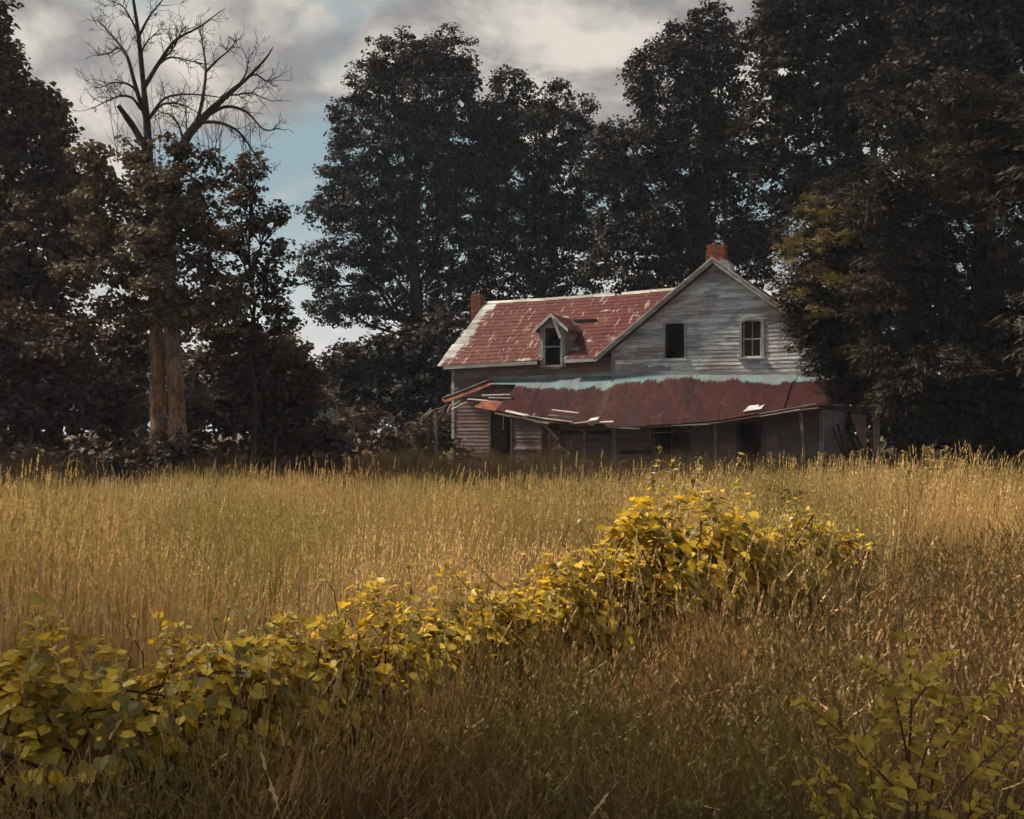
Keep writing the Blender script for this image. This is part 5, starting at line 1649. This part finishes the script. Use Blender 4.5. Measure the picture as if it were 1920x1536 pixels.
for pix, r0 in stems:
    ph = rng.uniform(0, 6)
    pts = smooth_path(np.array([at(px, py, SY + .12 * math.sin(ph + i * .8)) for i, (px, py) in enumerate(pix)]), 4)
    n = len(pts)
    st_o = MB().tube(pts - sb, np.linspace(r0 * .8, .0014, n), 6).build('stem', M['sap_stem'], sap, smooth=True)
    for i in range(3, n):
        t = i / n
        dd = pts[i] - pts[i - 1]; dd /= np.linalg.norm(dd)
        for s_ in range(4 if i < n - 1 else 7):
            sd = rng.normal(size=3); sd -= dd * (sd @ dd); sd /= np.linalg.norm(sd)
            dr = dd * .55 + sd * .8
            place_leaf('leaf', SLM[int(rng.integers(0, 5))], st_o, pts[i] + rng.normal(0, .006, 3), frame(rng.normal(0, .45, 3) + [0, -.35, .9], dr), (.062 - .026 * t) * rng.uniform(.5, 1.3), sb)

# ------------------------------------------------------------------ tall weeds and stalks one can pick out
m = Mat('weed_leaf'); r = m.attr('r')
c = m.ramp(r, [(0.0, (0.12, 0.09, 0.02)), (0.6, (0.3, 0.22, 0.045)), (1.0, (0.55, 0.45, 0.16))])  # pale end of the ramp carries the backlit sparkle of the leaves
M['weed'] = m.leaf(c, c, .4, .4, .4)


def weed(px, Y, top_py, nst, label, spread=.35, group='tall weeds in front of the house'):
    b = at(px, 900, Y); b[2] = float(ground_z(b[0], Y))
    h = at(px, top_py, Y)[2] - b[2]
    root = empty('tall_weed', b)
    tag(root, label, 'weed', group)
    C, N, D = [], [], []
    for s_ in range(nst):
        hh = h * (1 if s_ == 0 else rng.uniform(.6, .95))
        tip = np.array([rng.normal(0, spread) * (s_ > 0), rng.normal(0, spread) * (s_ > 0), hh])
        pts = bend((tip[0] * .2, tip[1] * .2, 0), tip, 6, 0, .03)
        MB().tube(pts, np.linspace(.009, .003, 6), 5).build('stem', M['vine_stem'], root)
        k = int(44 * hh)
        t = rng.uniform(.3, 1, k)
        pp = np.stack([np.interp(t, np.linspace(0, 1, 6), pts[:, j]) for j in range(3)], 1)
        d_ = unit(k); d_[:, 2] = np.abs(d_[:, 2]) * .5
        C.append(pp + d_ * rng.uniform(.04, .24, k)[:, None] * (1.2 - t)[:, None]); D.append(d_); N.append(rng.normal(size=(k, 3)) * .6 + [0, 0, .8])
    C, N, D = map(np.concatenate, (C, N, D)); N /= np.linalg.norm(N, axis=1)[:, None]
    L = rng.uniform(.06, .13, len(C))
    link('leaves', cards(C, N, D, L, L * .45, rng.random(len(C)), 'leaves', M['weed']), root)['kind'] = 'stuff'


weed(1236, 14.5, 838, 4, 'tall bright weed just left of the dark porch window')
weed(1262, 14, 856, 4, 'shorter bright weed under the dark porch window')
weed(1300, 14.2, 880, 4, 'low weed just behind the top of the vine mound')
weed(1390, 15, 850, 4, 'bright weed in front of the dark doorway')
weed(1440, 15, 862, 4, 'bright weed right of the dark doorway')
weed(1695, 15, 845, 5, 'weed with painted backlit sparkle right of the thick porch post', .3)
weed(1740, 15.5, 838, 5, 'tall weed with painted backlit sparkle under the evergreen', .3)
weed(1775, 15, 846, 4, 'weed with painted backlit sparkle at the right end of its row under the evergreen', .3)
b = tree('shrub', 'rounded dark green clump in the meadow before the porch post', 'shrub', 1488, 14, [(1488, 935, 26, 26), (1478, 950, 24, 20)], 'leaf_brown', 0.05, 0.8, trunk_r=0.02, group='scrub in the right meadow', clump=0.12)

m = Mat('seed_stalk')
c = m.mix(m.rand(), (0.36, 0.2, 0.09), (0.55, 0.36, 0.17))
M['stalk'] = m.leaf(c, c, .25, .6, .2)


def stalk_meshes(seed):
    g = np.random.default_rng(seed)
    pts = bend((0, 0, 0), (g.normal(0, .1), g.normal(0, .06), 1.0), 6, 0, .02)
    st = MB().tube(pts, np.linspace(.0028, .0014, 6), 4)
    dd = pts[-1] - pts[-2]; dd /= np.linalg.norm(dd)
    V, Q, k = [], [], 0
    for j in range(26):
        t = j / 25
        c_ = pts[-1] - dd * .01 + dd * .15 * t
        a_ = j * 2.4
        sd = np.array([math.cos(a_), math.sin(a_), 0])
        w_ = .010 * math.sin(math.pi * (.12 + .85 * t)) + .002
        V += [c_, c_ + sd * w_ + dd * .008, c_ + sd * w_ * .6 + dd * .028, c_ + dd * .016]
        Q.append((k, k + 1, k + 2, k + 3)); k += 4
    return new_mesh('stem', np.concatenate(st.V), [np.concatenate(st.Q)], M['stalk']), new_mesh('seed_head', np.array(V), [np.array(Q)], M['stalk'])


ST = [stalk_meshes(i) for i in range(4)]
spots = [(1540, 7.0, 1070), (1580, 6.9, 1080), (1518, 6.8, 1055), (1590, 7.4, 1055), (1635, 7.6, 1060), (1815, 7.0, 1040), (1850, 6.6, 1060), (1770, 6.6, 1060), (1300, 6.3, 1140), (1330, 6.2, 1130), (1270, 6.1, 1120), (1205, 6.1, 1095), (1225, 6.2, 1105), (1410, 6.4, 1090), (1450, 6.4, 1075), (1380, 6.2, 1140), (1350, 6.1, 1170), (1165, 5.8, 1110), (1910, 6.0, 1060), (556, 3.6, 1310), (485, 3.2, 1425)]
for i, (px, Y_, py) in enumerate(spots):
    b = at(px, 900, Y_); b[2] = float(ground_z(b[0], Y_))
    h = at(px, py, Y_)[2] - b[2]
    s_, hd = ST[i % 4]
    root = empty('grass_stalk', b)
    root.rotation_euler = (rng.normal(0, .08), rng.normal(0, .12), rng.uniform(0, 6.28))
    root.scale = (1, 1, 1)
    if i < 19:
        tag(root, 'single dry rust-coloured grass stalk with a narrow seed head beside the vine mound', 'grass stalk', 'seed stalks around the vine mound')
    else:
        tag(root, ('lone pale seed stalk rising from the left foreground vines', 'short seed stalk low in the left foreground')[i - 19], 'grass stalk')
    link('stem', s_, root, scl=(1, 1, h * .88)); 
    zt = np.array([v.co[:] for v in s_.vertices])[-4:].mean(0)
    link('seed_head', hd, root, loc=(0, 0, (h * .88 - 1.0) * zt[2]))

# ------------------------------------------------------------------ the air
if HAZE > 0:
    m = Mat('thin_haze')
    pv = m.n('ShaderNodeVolumePrincipled', {'Color': (0.78, 0.82, 1.0), 'Density': HAZE, 'Anisotropy': 0.2})
    m.L.new(pv.outputs[0], m.out.inputs['Volume'])
    tag(MB().box(-1300, 1300, -350, 2300, -1.3, 30).build('haze', m.m), 'thin pale haze over the whole meadow', 'haze', kind='stuff')
